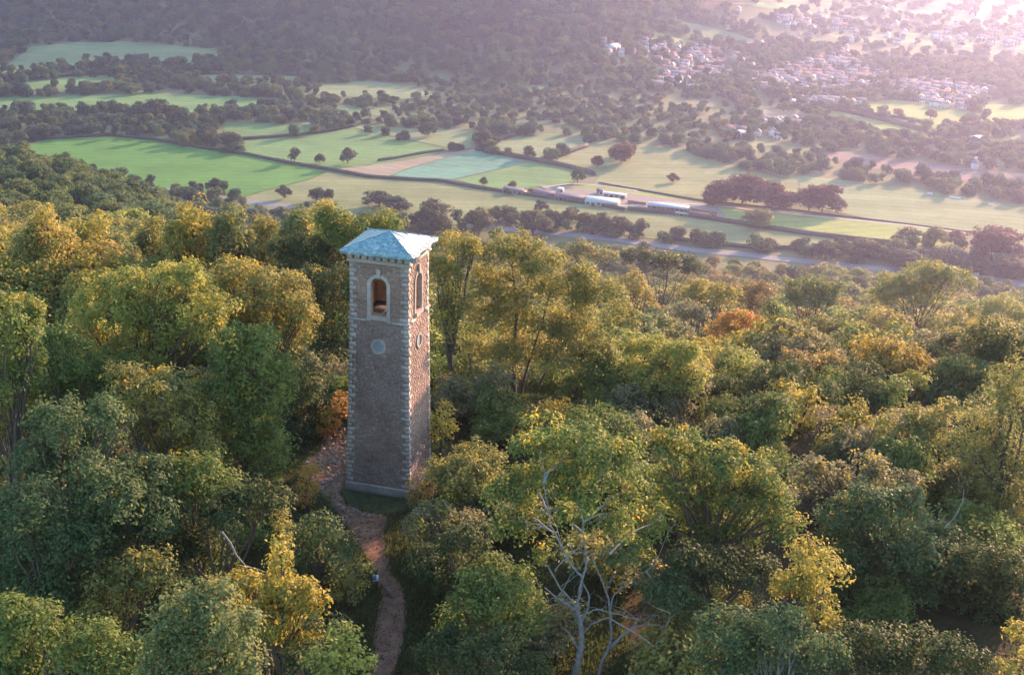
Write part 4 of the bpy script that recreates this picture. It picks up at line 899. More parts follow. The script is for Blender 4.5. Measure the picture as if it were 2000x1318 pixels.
# understorey and filling trees (copies)
rg2 = np.random.default_rng(909)
FILLCOL = [('green', 0.15, 'dark green'), ('dark', 0.1, 'deep green'), ('olive', 0.3, 'olive'), ('grey', 0.25, 'grey-green'), ('gold', 0.4, 'golden')]
pathmask = lambda px, py: inpoly(px, py, PATH) | inpoly(px, py, TURF)
nf = 0
gxs, gys = np.meshgrid(np.arange(-33, 36, 2.3), np.arange(47, 96, 2.3)); pts = np.stack([gxs.ravel(), gys.ravel()], -1) + rg2.uniform(-0.9, 0.9, (gxs.size, 2))
keep = []
for x, y in pts:
    if abs(x) > 0.40 * y: continue
    if math.hypot(x - TX, y - TY) < 4.6: continue
    ok = True
    for ddx, ddy in ((0, 0), (1.9, 0), (-1.9, 0), (0, 2), (0, -1.6), (1.3, -1.2), (-1.3, -1.2)):
        a, b = proj(x + ddx, y + ddy, 0.0)
        if inpoly(np.array(a), np.array(b), PATH) or inpoly(np.array(a), np.array(b), TURF): ok = False
    px_, py_ = proj(x, y, 0.0)
    if py_ > 780 and 640 < px_ < 900 and y > 60 and y < 84: ok = False
    a, b = proj(x, y, 1.5)
    if 1080 < a < 1300 and b > 1090: ok = False
    for zz_ in (0.8, 1.8, 2.8, 3.8):
        for ddx in (-2.6, 0, 2.6):
            a, b = proj(x + ddx, y, zz_)
            if inpoly(np.array(a), np.array(b), PATH) or inpoly(np.array(a), np.array(b), TURF): ok = False
    if ok: keep.append((x, y))
rg2.shuffle(keep)
SHL = ['low dark green shrub on the woodland floor, one of many between the trees']
for q, (x, y) in enumerate(keep[:170]):
    cn, al, w_ = FILLCOL[rg2.choice(5, p=[.33, .37, .12, .15, .03])]
    side = 'left' if x < TX else 'right'
    sc = rg2.uniform(0.8, 1.5); px_, py_ = proj(x, y, terrain(x, y) + 1.5); h_, v_ = region(px_, py_)
    place('shrub%d' % rg2.integers(3), 'shrub', (x, y, terrain(x, y)), sc, rg2.uniform(0, 6.28), '%s understorey shrub under the near trees, %s %s of the photo' % (w_, v_, h_), 'shrub', '%s understorey shrubs, %s %s' % (w_, v_, h_), PAL[cn], al, sc * rg2.uniform(0.8, 1.3))
# ============ SPLIT MARK: wooded slope
SLC = [((0.18, 0.185, 0.055), .35, 'olive-green'), ((0.27, 0.245, 0.065), .4, 'ochre'), ((0.12, 0.155, 0.05), .25, 'green'), ((0.28, 0.215, 0.07), .45, 'russet'), ((0.22, 0.24, 0.06), .35, 'yellow-green'), ((0.16, 0.16, 0.09), .25, 'grey-green'), ((0.08, 0.105, 0.04), .2, 'dark green')]
rg3 = np.random.default_rng(303)
cand = []
y = 98.0
while y < 748:
    sp_ = 5.6 + min(y, 420) * 0.0125
    half = 0.43 * y + 14; x = -half
    while x < half:
        xx, yy = x + rg3.uniform(-.35, .35) * sp_, y + rg3.uniform(-.35, .35) * sp_
        t = xx / yy
        zz = float(terrain(xx, yy)); x += sp_
        if zz < -202.6: continue
        pg = proj(xx, yy, zz); rd = np.interp(float(pg[0]), [900, 1083, 1342, 1445, 1600, 1680, 1900, 2120], [445, 457, 488, 497, 514, 522, 540, 580])
        if yy > 560 and t > -0.2 and float(pg[1]) < rd + 9: continue
        if yy < 128 and -0.28 < t < 0.42 and rg3.random() < 0.25: continue
        cand.append((xx, yy, zz))
    y += sp_ * 0.85
def blocked(x, y, z, s):
    a, b = proj(x, y, z + 11 * s)
    return False
vis = []; rest = []
for (x, y, z) in cand:
    px, py = proj(x, y, z + 8); px, py = float(px), float(py)
    s = (0.75 + 0.85 * rg3.random() ** 1.5) * (0.72 if y < 150 else 1.0)
    if y > 600 : s *= 0.8
    if px > 760: lim = np.interp(y, [98, 130, 200, 300, 450, 700], [665, 640, 615, 590, 545, 480]) + (px - 1400) * 0.03
    else: lim = max(np.interp(y, [98, 200, 300, 400, 520, 600], [480, 440, 405, 350, 285, 285]), np.interp(px, [0, 120, 350, 420], [278, 310, 385, 415]))
    if px > 760: lim = max(lim, float(np.interp(px, [900, 1083, 1342, 1445, 1600, 1680, 1900, 2120], [445, 457, 488, 497, 514, 522, 540, 580])) + 5)
    lim -= 14 * (rg3.random() < 0.25)
    tp = 0
    while s > (0.28 if y > 540 else 0.45):
        tp = float(proj(x, y, z + 12.0 * s)[1])
        if tp >= lim: break
        s *= 0.92
    if tp < lim: continue
    inview = -30 < px < 2030 and (px < 560 or px > 830)
    (vis if inview and y < 330 and (abs(px - 1000) > 0) else rest).append((x, y, z, s))
vis.sort(key=lambda v: v[1]); extra = vis[150:]; vis = vis[:150]; rest += extra
for q, (x, y, z, s) in enumerate(vis):
    c, al, wd = SLC[rg3.choice(7, p=[.20, .2, .15, .16, .14, .08, .07])]
    px, py = proj(x, y, z + 8)
    where = 'behind the feathery row' if px < 700 else ('on the near slope' if y < 190 else 'further down the slope')
    key = 'mid%d' % rg3.integers(6)
    place(key, 'woodland_tree', (x, y, z), s, rg3.uniform(0, 6.28), '%s crown in the woodland %s, %s of the photo' % (wd, where, ('%s %s' % region(px, py)[::-1])), 'tree', '%s crowns %s %s %s' % ((wd, where) + region(px, py)[::-1]), c, al, s * rg3.uniform(0.85, 1.1))
# instanced masses of trees nobody could count
def mass(name, label, P, S_, keys, seed, rzs=None):
    rgm = np.random.default_rng(seed); P = np.array(P, np.float32); k = len(P)
    me = bpy.data.meshes.new(name + '_points'); me.vertices.add(k); me.vertices.foreach_set('co', P.ravel())
    for nm, typ, val in (('scl', 'FLOAT', np.array(S_, np.float32)), ('rz', 'FLOAT', (rgm.uniform(0, 6.28, k) if rzs is None else np.asarray(rzs)).astype(np.float32)), ('idx', 'INT', rgm.integers(0, len(keys), k).astype(np.int32))):
        a = me.attributes.new(nm, typ, 'POINT'); a.data.foreach_set('value', val)
    o = link(name, me); tag(o, label, kind='stuff')
    c = bpy.data.collections.new(name + '_sources')
    for i, kk in enumerate(keys):
        s_ = bpy.data.objects.new('%s_source_%02d' % (name, i), ARCH[kk][0]); c.objects.link(s_)
    ng = bpy.data.node_groups.new(name + '_scatter', 'GeometryNodeTree')
    ng.interface.new_socket('Geometry', in_out='INPUT', socket_type='NodeSocketGeometry'); ng.interface.new_socket('Geometry', in_out='OUTPUT', socket_type='NodeSocketGeometry')
    gi = ng.nodes.new('NodeGroupInput'); go = ng.nodes.new('NodeGroupOutput'); ip = ng.nodes.new('GeometryNodeInstanceOnPoints'); ci = ng.nodes.new('GeometryNodeCollectionInfo')
    ci.inputs['Collection'].default_value = c; ci.inputs['Separate Children'].default_value = True; ci.inputs['Reset Children'].default_value = True
    def na(nm, typ):
        x = ng.nodes.new('GeometryNodeInputNamedAttribute'); x.data_type = typ; x.inputs['Name'].default_value = nm; return x.outputs['Attribute']
    cx = ng.nodes.new('ShaderNodeCombineXYZ'); ng.links.new(na('rz', 'FLOAT'), cx.inputs['Z'])
    ng.links.new(gi.outputs[0], ip.inputs['Points']); ng.links.new(ci.outputs[0], ip.inputs['Instance']); ip.inputs['Pick Instance'].default_value = True
    ng.links.new(na('idx', 'INT'), ip.inputs['Instance Index']); ng.links.new(cx.outputs[0], ip.inputs['Rotation']); ng.links.new(na('scl', 'FLOAT'), ip.inputs['Scale'])
    ng.links.new(ip.outputs[0], go.inputs[0]); o.modifiers.new('scatter', 'NODES').node_group = ng
    return o
lw = [v for v in rest if v[0] / v[1] < -0.15 and v[1] > 330]; rw = [v for v in rest if not (v[0] / v[1] < -0.15 and v[1] > 330)]
mass('wooded_slope', 'olive, ochre and russet tree crowns covering the slope down to the road', [v[:3] for v in rw], [v[3] for v in rw], ['slope%d' % i for i in range(5)], 5)
mass('wooded_spur', 'dark olive woodland on the spur at the left below the feathery row', [v[:3] for v in lw], [v[3] for v in lw], ['spur%d' % i for i in range(4)], 8)
# ============ SPLIT MARK: valley woods
TOWN = [('the town below the hill fields', [(1240, 92), (1330, 92), (1400, 104), (1450, 130), (1400, 150), (1335, 165), (1290, 160), (1300, 130), (1250, 112)], 62),
        ('the central town', [(1470, 150), (1540, 135), (1640, 108), (1690, 135), (1722, 150), (1700, 170), (1640, 188), (1560, 184), (1500, 172)], 92),
        ('the right-hand town', [(1730, 165), (1820, 160), (1915, 176), (1910, 200), (1880, 216), (1800, 208), (1770, 188)], 50),
        ('the roofs at the wood edge', [(1178, 84), (1205, 90), (1222, 118), (1190, 112)], 7),
        ('the row by the tan field', [(1488, 236), (1560, 242), (1560, 249), (1490, 246)], 8),
        ('the row above the yellow field', [(1560, 198), (1690, 202), (1680, 208), (1570, 206)], 10),
        ('the lane in the woods', [(1415, 256), (1520, 266), (1518, 272), (1412, 262)], 7),
        ('the hazy far town', [(1480, 30), (1700, 45), (2030, 70), (2030, 98), (1800, 86), (1650, 72), (1560, 62)], 60)]
blockers = [p for _, p in FIELDS] + [p for _, p, _ in TOWN[:-1]]
FARM = [(975, 358), (1050, 362), (1210, 376), (1400, 402), (1420, 425), (1330, 418), (1200, 405), (1050, 385), (980, 374)]
blockers.append(FARM)
blockers += [[(940, 440), (1342, 480), (1700, 516), (2000, 545), (2120, 570), (2120, 615), (1980, 586), (1800, 562), (1680, 554), (1342, 522), (1083, 488), (940, 470)]]
rg4 = np.random.default_rng(404)
nn = 56000
Yc = np.sqrt(rg4.uniform(640 ** 2, 2500 ** 2, nn)); Xc = rg4.uniform(-0.47, 0.47, nn) * Yc; Zc = terrain(Xc, Yc)
px, py = proj(Xc, Yc, Zc)
ok = ((Zc < -197) | (Yc > 1150)) & ((Yc > 748) | (Xc / Yc < -0.18))
for b in blockers: ok &= ~inpoly(px, py, b)
# keep the strip of fields open where no polygon reaches: only known woods and hedgerow belts
lowmid = (py > 262 + (px - 500) * 0.09) & (px > 480) & (py < 455 + (px - 1000) * 0.085)
belt = inpoly(px, py, [(780, 420), (1000, 425), (1130, 430), (1270, 470), (1000, 450), (760, 432)]) | inpoly(px, py, [(1290, 470), (1440, 482), (1560, 484), (1900, 490), (2120, 520), (2120, 565), (1900, 530), (1700, 510), (1440, 490), (1290, 474)]) | inpoly(px, py, [(1160, 268), (1300, 280), (1480, 320), (1700, 348), (2120, 408), (2120, 360), (1800, 342), (1600, 300), (1440, 280), (1380, 255), (1160, 255)])
ok &= (~lowmid) | belt
far_plain = (px > 1370) & (py < 24 + (px - 1370) * 0.32) & (py < 118); ok &= ~(far_plain & (rg4.random(nn) < 0.9)); ok &= ~((py > 190) & (px > 1250) & (rg4.random(nn) < 0.45) & (np.sin(Xc * .03) * np.sin(Yc * .02 + 1) > -0.1))
# thin with a distance grid
def thin(x, y, ok, d):
    out = []; cells = {}
    for i in np.nonzero(ok)[0]:
        c = (int(x[i] // d), int(y[i] // d))
        if any(np.hypot(x[j] - x[i], y[j] - y[i]) < d for a in (-1, 0, 1) for b in (-1, 0, 1) for j in cells.get((c[0] + a, c[1] + b), ())): continue
        cells.setdefault(c, []).append(i); out.append(i)
    return np.array(out)
idx = thin(Xc, Yc, ok, 7.0)
nv = noise_v = np.sin(Xc * 0.013 + 2 * np.sin(Yc * 0.006)) * np.sin(Yc * 0.011 + Xc * 0.004)
scrub = inpoly(px, py, [(560, 160), (900, 165), (1200, 175), (1420, 200), (1440, 260), (1100, 262), (700, 240), (540, 200)])
idx = np.array([i for i in idx if not (scrub[i] and nv[i] < -0.25 and rg4.random() < 0.8)])
sc = rg4.uniform(0.65, 1.15, len(idx)) * np.where(Zc[idx] > -195, 1.05, 0.95)
sc *= np.where(scrub[idx], 0.75, 1.0)
mass('far_woods', 'dark hazy woods covering the far hillside and the valley belts', np.stack([Xc, Yc, Zc - 0.5], -1)[idx], sc, ['far%d' % i for i in range(5)], 6)
print('far trees', len(idx), 'slope rest', len(rest), 'vis', len(vis))
# ------------------------------------------------------------------ hedges
def hedge(label, pts, wd=2.4, ht=2.0, gap=0.0, seed=0):
    r = np.random.default_rng(seed * 7 + 3000 + int(pts[0][0])); W = np.array([hit(*p) for p in pts]); P = []
    for a, b in zip(W[:-1], W[1:]):
        k = max(1, int(np.linalg.norm(b - a) / 1.0))
        for i in range(k): P.append(a + (b - a) * i / k)
    P = np.array(P); bulge = 0.8 + 0.25 * np.sin(np.arange(len(P)) * 0.21) + r.uniform(-.2, .35, len(P))
    per = 22; C = np.repeat(P, per, 0); bu = np.repeat(bulge, per)
    d = unit(r.normal(0, 1, (len(C), 3))); d[:, 2] = np.abs(d[:, 2])
    C = C + d * np.array([wd / 2, wd / 2, 1])[None] * bu[:, None] * np.array([1, 1, ht]) * r.uniform(.75, 1.0, (len(C), 1)); C[:, 2] -= 0.1
    C[:, :2] += r.uniform(-.5, .5, (len(C), 2))
    V, Fq = leaves(r, C, d, 0.75, 0.45)
    core = MB(); kk = max(2, len(P) // 6); I = np.linspace(0, len(P) - 1, kk).astype(int)
    hdg = empty('hedge', P[0], label, 'hedge', 'hedges dividing the valley fields')
    V = V - P[0]; o = link('foliage', np_mesh('hedge_foliage', V, [Fq], M['hedge'], np.full(len(V), .2), np.repeat(np.clip(r.normal(.5, .2, len(C)), 0, 1), 4)), hdg)
    Pc = P[I] - P[0] + np.array([0, 0, ht * .35]); core.tube(Pc, np.full(kk, wd * .36), 6); core.build('stems', M['bark'], hdg)
HEDGES = [('long dark hedge running from the bright green field past the farm', [(100, 272), (215, 265), (300, 274), (400, 291), (470, 301), (560, 319), (640, 332), (720, 347), (800, 352), (860, 355), (930, 368), (1000, 378), (1100, 392), (1180, 404), (1222, 411)], 3.4, 2.6),
 ('dark hedge below the barns continuing right to the dark red tree', [(1226, 410), (1330, 420), (1420, 434), (1500, 447), (1580, 459), (1640, 466), (1740, 477)], 4.4, 3.0),
 ('short hedge left end of the valley above the bright green field', [(-20, 282), (60, 276), (110, 271), (215, 264)], 3.0, 2.2),
 ('hedge climbing right between two pale green fields at centre left', [(470, 273), (520, 270), (590, 264), (640, 257), (695, 246)], 4.0, 2.2),
 ('hedge above the teal strip ending at the field corner tree', [(930, 293), (1000, 306), (1060, 317), (1100, 325), (1140, 335), (1162, 342)], 5.0, 3.0),
 ('curved hedge rising from the teal strip hedge to the wood edge', [(1062, 314), (1090, 307), (1115, 297), (1148, 286)], 4.5, 3.0),
 ('broken hedge with bushes beside the tan strip', [(740, 315), (770, 311), (800, 305), (830, 300), (868, 295)], 3.2, 2.4),
 ('low fence-like hedge above the yellow-green strip on the right', [(1170, 358), (1250, 372), (1350, 390), (1460, 402), (1560, 412), (1650, 424), (1760, 437), (1900, 455)], 1.6, 1.0),
 ('hedge along the near side of the road verge', [(1290, 466), (1400, 478), (1470, 485), (1560, 487)], 4.0, 2.4),
 ('hedge between the two yellow fields top right', [(1600, 208), (1660, 222), (1730, 238), (1812, 258)], 5.0, 4.0),
 ('hedge under the upper left pale field', [(50, 158), (100, 152), (160, 147), (230, 146), (330, 144), (470, 146), (600, 149)], 4.0, 3.0),
 ('hedge dividing the upper right yellow fields', [(1700, 224), (1760, 232), (1800, 240)], 4.0, 3.0),
 ('short bushy hedge between pale fields near the top of the valley', [(972, 275), (990, 270), (1010, 264)], 6.0, 4.0)]
for q, h in enumerate(HEDGES): hedge(*h, seed=q)
# ------------------------------------------------------------------ field trees one can tell apart
VG = ((0.05, 0.07, 0.035), 0.1); VO = ((0.08, 0.09, 0.04), 0.2); VR = ((0.10, 0.045, 0.03), 0.15); VY = ((0.14, 0.15, 0.05), 0.3)
LT = [(575, 318, 26, 34, VG, 'roundish tree on the long hedge, left end of the pale field'), (625, 319, 20, 22, VG, 'small round tree right of the roundish hedge tree'), (679, 321, 30, 38, VG, 'largest dark tree above the long hedge'), (719, 262, 18, 20, VG, 'small round tree in the pale field near its far edge'), (789, 273, 20, 22, VG, 'round dark tree right of the small far one'),
 (836, 266, 34, 34, VG, 'dark tree on the wood edge above the pale field'), (943, 284, 34, 38, VG, 'dark tree pair at the field corner left of the curved hedge'), (1033, 310, 22, 30, VG, 'single dark tree on the hedge above the teal strip'), (1128, 357, 30, 34, VG, 'round dark tree at the corner right of the green field'), (1215, 318, 50, 44, VR, 'reddish spreading tree in the large pale field'), (1216, 305, 26, 32, VR, 'reddish tree standing behind the spreading one'),
 (1166, 326, 22, 26, VR, 'small pointed tree left of the reddish spreading tree'), (1314, 356, 26, 20, VR, 'lone round tree in the middle of the large pale field'), (1478, 444, 54, 42, VY, 'broad pale olive bush-like tree on the hedge right of the barns'), (418, 378, 28, 34, VG, 'green tree at the near edge of the bright field'), (389, 374, 18, 18, VG, 'small tree left of the green one at the near edge of the bright field'),
 (555, 388, 32, 30, VG, 'dark tree near the road beneath the bright field'), (618, 394, 30, 32, VG, 'dark tree right of the one near the road'), (640, 392, 22, 26, VG, 'small dark tree close to the two by the road'), (75, 268, 44, 26, VO, 'wide low tree in front of the dark belt, far left'), (415, 283, 46, 30, VO, 'olive tree at the end of the dark belt'), (452, 290, 38, 34, VG, 'round dark tree closing the dark belt on the right'),
 (300, 232, 60, 40, VG, 'large dark dome-shaped tree above the dark belt'), (328, 232, 34, 28, VG, 'smaller dark tree beside the dome-shaped one'), (418, 244, 22, 22, VG, 'dark tree at the left of the small pale field'), (990, 380, 14, 14, VG, 'little tree left of the farm sheds'), (945, 362, 16, 18, VG, 'small tree on the hedge left of the farm'), (1000, 372, 18, 20, VO, 'tree in front of the dark-roofed shed'), (1038, 380, 16, 14, VO, 'tree between the two dark sheds'),
 (740, 404, 60, 34, VG, 'dark tree rising behind the roof of the tower'), (780, 412, 50, 30, VG, 'dark tree right of the one behind the tower roof'), (845, 452, 74, 66, VO, 'large rounded olive tree right of the tower roof'), (935, 458, 70, 62, VO, 'second rounded olive tree right of the tower roof'), (1040, 462, 70, 60, VO, 'rounded olive tree above the open ash'), (990, 432, 26, 30, VO, 'slim tree between the rounded olive trees'),
 (1058, 412, 26, 22, VG, 'small dark tree below the farm hedge'), (1110, 444, 34, 44, VO, 'tree in the short row left of the pale meadow'), (1145, 448, 36, 40, VO, 'second tree in the short row left of the pale meadow'), (1180, 454, 34, 46, VO, 'third tree in the short row left of the pale meadow'), (1215, 458, 36, 40, VO, 'fourth tree in the short row left of the pale meadow'), (1250, 462, 34, 42, VO, 'last tree in the short row left of the pale meadow'),
 (1324, 470, 32, 34, VO, 'round tree at the verge of the pale meadow, left of three'), (1362, 474, 30, 32, VO, 'middle tree of three at the verge of the pale meadow'), (1392, 478, 30, 26, VO, 'right-hand tree of three at the verge of the pale meadow'), (1552, 488, 26, 22, VO, 'small tree by the road left of the dark one'), (1612, 508, 54, 46, VG, 'dark tree by the road in the lower right valley'), (1498, 488, 34, 26, VO, 'low tree beside the road left of centre right'),
 (1690, 504, 54, 44, VO, 'olive tree beside the dark roadside tree'), (1770, 482, 60, 42, VO, 'rounded grey tree at the end of the dark hedge'), (1825, 480, 44, 44, VY, 'yellowish tree right of the rounded grey one'), (1865, 478, 36, 32, VR, 'reddish small tree left of the big dark red tree'), (1945, 508, 100, 74, VR, 'big dark red copper beech near the right edge'), (1840, 520, 80, 40, VG, 'low dark green tree in front of the yellowish one'),
 (1770, 520, 70, 36, VG, 'low dark tree above the big yellow-green crown'), (1900, 534, 50, 30, VG, 'dark green clump under the copper beech'), (1970, 536, 70, 40, VG, 'dark green tree at the right edge under the copper beech'),
 (1390, 398, 44, 34, VR, 'low reddish tree at the left foot of the great clump'), (1410, 396, 60, 52, VR, 'left-hand tree of the great clump in the pale field'), (1450, 398, 84, 66, VR, 'tallest domed tree of the great clump'), (1495, 406, 70, 60, VR, 'right shoulder tree of the great clump'), (1435, 392, 60, 54, VR, 'inner tree at the back of the great clump'), (1525, 408, 50, 40, VR, 'tree joining the great clump to the smaller one'),
 (1580, 412, 60, 56, VR, 'left-hand tree of the smaller clump right of the great one'), (1605, 414, 60, 62, VR, 'tallest tree of the smaller clump'), (1632, 416, 46, 38, VR, 'right-hand low tree of the smaller clump'), (1385, 402, 24, 20, VR, 'bush under the great clump'),
 (1455, 208, 30, 20, VO, 'round tree near the tan field'), (1530, 218, 26, 20, VY, 'sunlit tree on the edge of the tan field'), (1755, 232, 26, 22, VR, 'dark tree on the hedge in the yellow fields'), (1817, 232, 22, 20, VR, 'small dark tree right in the yellow fields')]
for q, (px, py, wpx, hpx, (c, al), lb) in enumerate(LT):
    p = hit(px, py); dist = np.linalg.norm(p - CAM) / F_PX
    sh = 0.98 * hpx * dist / 10.9; sw = wpx * dist / 10.2
    e = place('lone%d' % (q % 4), 'field_tree', p, sw, (q * 1.7) % 6.28, lb, 'tree', 'trees standing in and around the valley fields', c, al, sh)
# ------------------------------------------------------------------ farm and houses
def gable(mbw, mbr, L, Wd, hh, rise, ov=0.25, mono=False):
    mbw.box(-L / 2, L / 2, -Wd / 2, Wd / 2, -1.0, hh)
    e = ov; zz = hh
    mbw.add([(-L / 2, -Wd / 2, hh), (-L / 2, Wd / 2, hh), (-L / 2, 0, hh + rise), (L / 2, -Wd / 2, hh), (L / 2, Wd / 2, hh), (L / 2, 0, hh + rise)], [], [(0, 2, 1), (3, 4, 5)])
    for s in (-1, 1):
        y0, y1 = s * (Wd / 2 + e), 0; z0, z1 = hh - rise * e / (Wd / 2) + 0.03, hh + rise + 0.03
        V = [(-L / 2 - e, y0, z0), (L / 2 + e, y0, z0), (L / 2 + e, y1, z1), (-L / 2 - e, y1, z1)]; V2 = [(a, b, c + 0.18) for a, b, c in V]
        mbr.hexa(V + V2)
WM = {k: simple('wall_' + k, a, b, 1.5) for k, a, b in (('cream', (0.30, 0.27, 0.23), (0.42, 0.38, 0.33)), ('stone', (0.36, 0.30, 0.23), (0.46, 0.39, 0.31)), ('brick', (0.24, 0.11, 0.08), (0.32, 0.16, 0.12)), ('white', (0.46, 0.45, 0.44), (0.60, 0.59, 0.57)))}
RM = {k: simple('roof_' + k, a, b, 1.0, r, 0.2, 0.05) for k, a, b, r in (('slate', (0.09, 0.09, 0.11), (0.15, 0.15, 0.18), .7), ('tile', (0.24, 0.12, 0.08), (0.32, 0.17, 0.12), .8), ('sheet', (0.30, 0.39, 0.40), (0.40, 0.50, 0.51), .55), ('white', (0.56, 0.57, 0.58), (0.68, 0.69, 0.70), .5), ('grey', (0.14, 0.14, 0.155), (0.22, 0.215, 0.23), .75))}
dark_m = simple('dark_opening', (0.02, 0.02, 0.02), (0.035, 0.03, 0.03), 2)
glass_m = simple('window_glass', (0.03, 0.035, 0.04), (0.05, 0.055, 0.06), 2, 0.15, 0.0)
FG = 'farm buildings along the hedge'
def building(name, label, cat, a, b, Wd, hh, rise, wm, rm, opens=6, group=None, roundtop=False):
    A, B = hit(*a), hit(*b); L = np.linalg.norm((B - A)[:2]); c = (A + B) / 2; rz = math.atan2(B[1] - A[1], B[0] - A[0])
    e = empty(name, (c[0], c[1], min(A[2], B[2])), label, cat, group, rz)
    if group == FG: hh *= 0.72; rise *= 0.75; Wd *= 0.85
    w1, r1 = MB(), MB(); gable(w1, r1, L, Wd, hh, rise); w1.build('walls', WM[wm], e); r1.build('roof', RM[rm], e)
    for i in range(opens):
        u = -L / 2 + (i + 0.5) * L / opens; d = MB(); d.box(u - L / opens * .3, u + L / opens * .3, -Wd / 2 - 0.06, -Wd / 2 + 0.05, 0.1 if i % 2 else 0.9, hh * 0.82)
        d.build('door' if i % 2 else 'window', dark_m if i % 2 else glass_m, e)
    return e
FG = 'farm buildings along the hedge'
building('barn', 'long pale-roofed brick barn at the right end of the farm', 'barn', (1266, 408), (1346, 416), 9, 4.6, 1.8, 'brick', 'sheet', 9, FG)
building('barn', 'barn with light blue-green sheet roof in the middle of the farm', 'barn', (1146, 396), (1208, 402), 15, 3.6, 2.6, 'stone', 'sheet', 6, FG)
building('barn', 'long low slate-roofed shed left of the blue-green barn', 'barn', (1086, 388), (1144, 394), 10, 3.2, 2.4, 'brick', 'slate', 7, FG)
building('shed', 'slate-roofed shed with red brick end near the farm yard', 'shed', (1046, 381), (1084, 386), 9, 3.2, 2.4, 'brick', 'slate', 4, FG)
building('shed', 'dark-roofed low shed at the left end of the farm', 'shed', (985, 374), (1024, 379), 9, 2.8, 2.2, 'stone', 'slate', 4, FG)
building('shed', 'white-topped small shed behind the slate roofs', 'shed', (1090, 374), (1100, 375), 5, 3.0, 0.8, 'white', 'white', 2, FG)
building('shed', 'narrow pale-roofed lean-to behind the blue-green barn', 'shed', (1180, 383), (1222, 388), 5, 3.4, 0.8, 'cream', 'white', 4, FG)
building('farmhouse', 'little farmhouse with a light gable behind the yard', 'house', (1166, 378), (1178, 379), 6, 3.0, 1.8, 'white', 'slate', 2, FG)
building('shed', 'small pale roofed annex in front of the long brick barn', 'shed', (1320, 419), (1345, 422), 5, 2.2, 0.8, 'brick', 'sheet', 3, FG)
building('shed', 'low brick yard building right of the long barn', 'shed', (1354, 420), (1388, 425), 5, 2.4, 1.0, 'brick', 'tile', 3, FG)
for q, (a, b, lb) in enumerate([((1388, 419), (1402, 428), 'right-hand brick yard wall beyond the long barn'), ((1226, 396), (1262, 401), 'brick yard wall between the two pale-roofed barns'), ((1350, 412), (1400, 420), 'back brick wall of the right-hand farm yard')]):
    A, B = hit(*a), hit(*b); mb = MB(); L = np.linalg.norm(B - A); e = MB(); e.box(-L / 2, L / 2, -.25, .25, -0.5, 1.8); o = e.build('yard_wall', WM['brick']); c = (A + B) / 2
    o.location = c; o.rotation_euler.z = math.atan2(B[1] - A[1], B[0] - A[0]); tag(o, lb, 'wall')
drape('farm_yard', FARM[1:7] + [(1100, 388)], simple('yard_ground', (0.17, 0.15, 0.12), (0.25, 0.22, 0.18), 0.4), 0.3, 20)
building('pavilion', 'bright white roofed building at the wood edge under the town', 'building', (1346, 176), (1364, 178), 8, 4, 1.5, 'white', 'white', 3)
building('pavilion', 'pale blue-roofed hall at the edge of the hillside woods', 'hall', (1180, 97), (1204, 99), 10, 5, 2, 'cream', 'sheet', 3)
building('warehouse', 'white flat-roofed building by the lane in the woods', 'building', (1434, 268), (1456, 270), 9, 4.5, 1.2, 'white', 'white', 3)
building('marquee', 'brilliant white marquee at the right among the trees', 'tent', (1894, 280), (1918, 278), 9, 3.2, 2.6, 'white', 'white', 2)
building('warehouse', 'small white roof just above the row by the tan field', 'building', (1540, 204), (1553, 205), 6, 3.5, 1.2, 'white', 'white', 2)
building('warehouse', 'thin white roof left of the bright pavilion', 'building', (1318, 168), (1330, 169), 6, 3.5, 1.2, 'white', 'white', 2)
# white round tower-like oast house
op = hit(1903, 330); oh = empty('oast_house', op, 'white round tower with a small cap near the right edge', 'tower')
def lathe(prof, k=16):
    mb = MB(); V = [(r * math.cos(2 * math.pi * j / k), r * math.sin(2 * math.pi * j / k), z) for r, z in prof for j in range(k)]
    mb.add(V, [(i * k + j, i * k + (j + 1) % k, (i + 1) * k + (j + 1) % k, (i + 1) * k + j) for i in range(len(prof) - 1) for j in range(k)]); return mb
lathe([(2.6, -1), (2.6, 4.2), (2.5, 4.3)]).build('walls', WM['white'], oh); lathe([(2.8, 4.2), (1.0, 7.2), (0.02, 7.3)]).build('roof', RM['grey'], oh); lathe([(0.9, 7.2), (1.3, 7.8), (1.2, 8.6), (0.02, 8.8)]).build('cap', WM['white'], oh)
for q, (px, py, L) in enumerate([(1816, 380, 3.5), (1865, 388, 7.5), (1935, 401, 3.0)]):
    p = hit(px, py); e = empty('polytunnel', p, ['small white cover', 'largest white cover', 'last white cover toward the right'][q] + ' lying along the wood edge of the big right field', 'cover', rz=-0.4)
    r_ = 1.3; mb = MB(); k = 8; V = [(x, r_ * math.cos(math.pi * j / k), r_ * math.sin(math.pi * j / k)) for x in (-L / 2, L / 2) for j in range(k + 1)]
    mb.add(V, [(j, j + 1, j + k + 2, j + k + 1) for j in range(k)]); mb.build('cover_sheet', WM['white'], e)
    for s in (-1, 1):
        mb = MB(); mb.add([(s * L / 2, 0, 0)] + [(s * L / 2, r_ * math.cos(math.pi * j / k), r_ * math.sin(math.pi * j / k)) for j in range(k + 1)], [], [(0, j + 1, j + 2) for j in range(k)]); mb.build('end_panel', WM['white'], e)
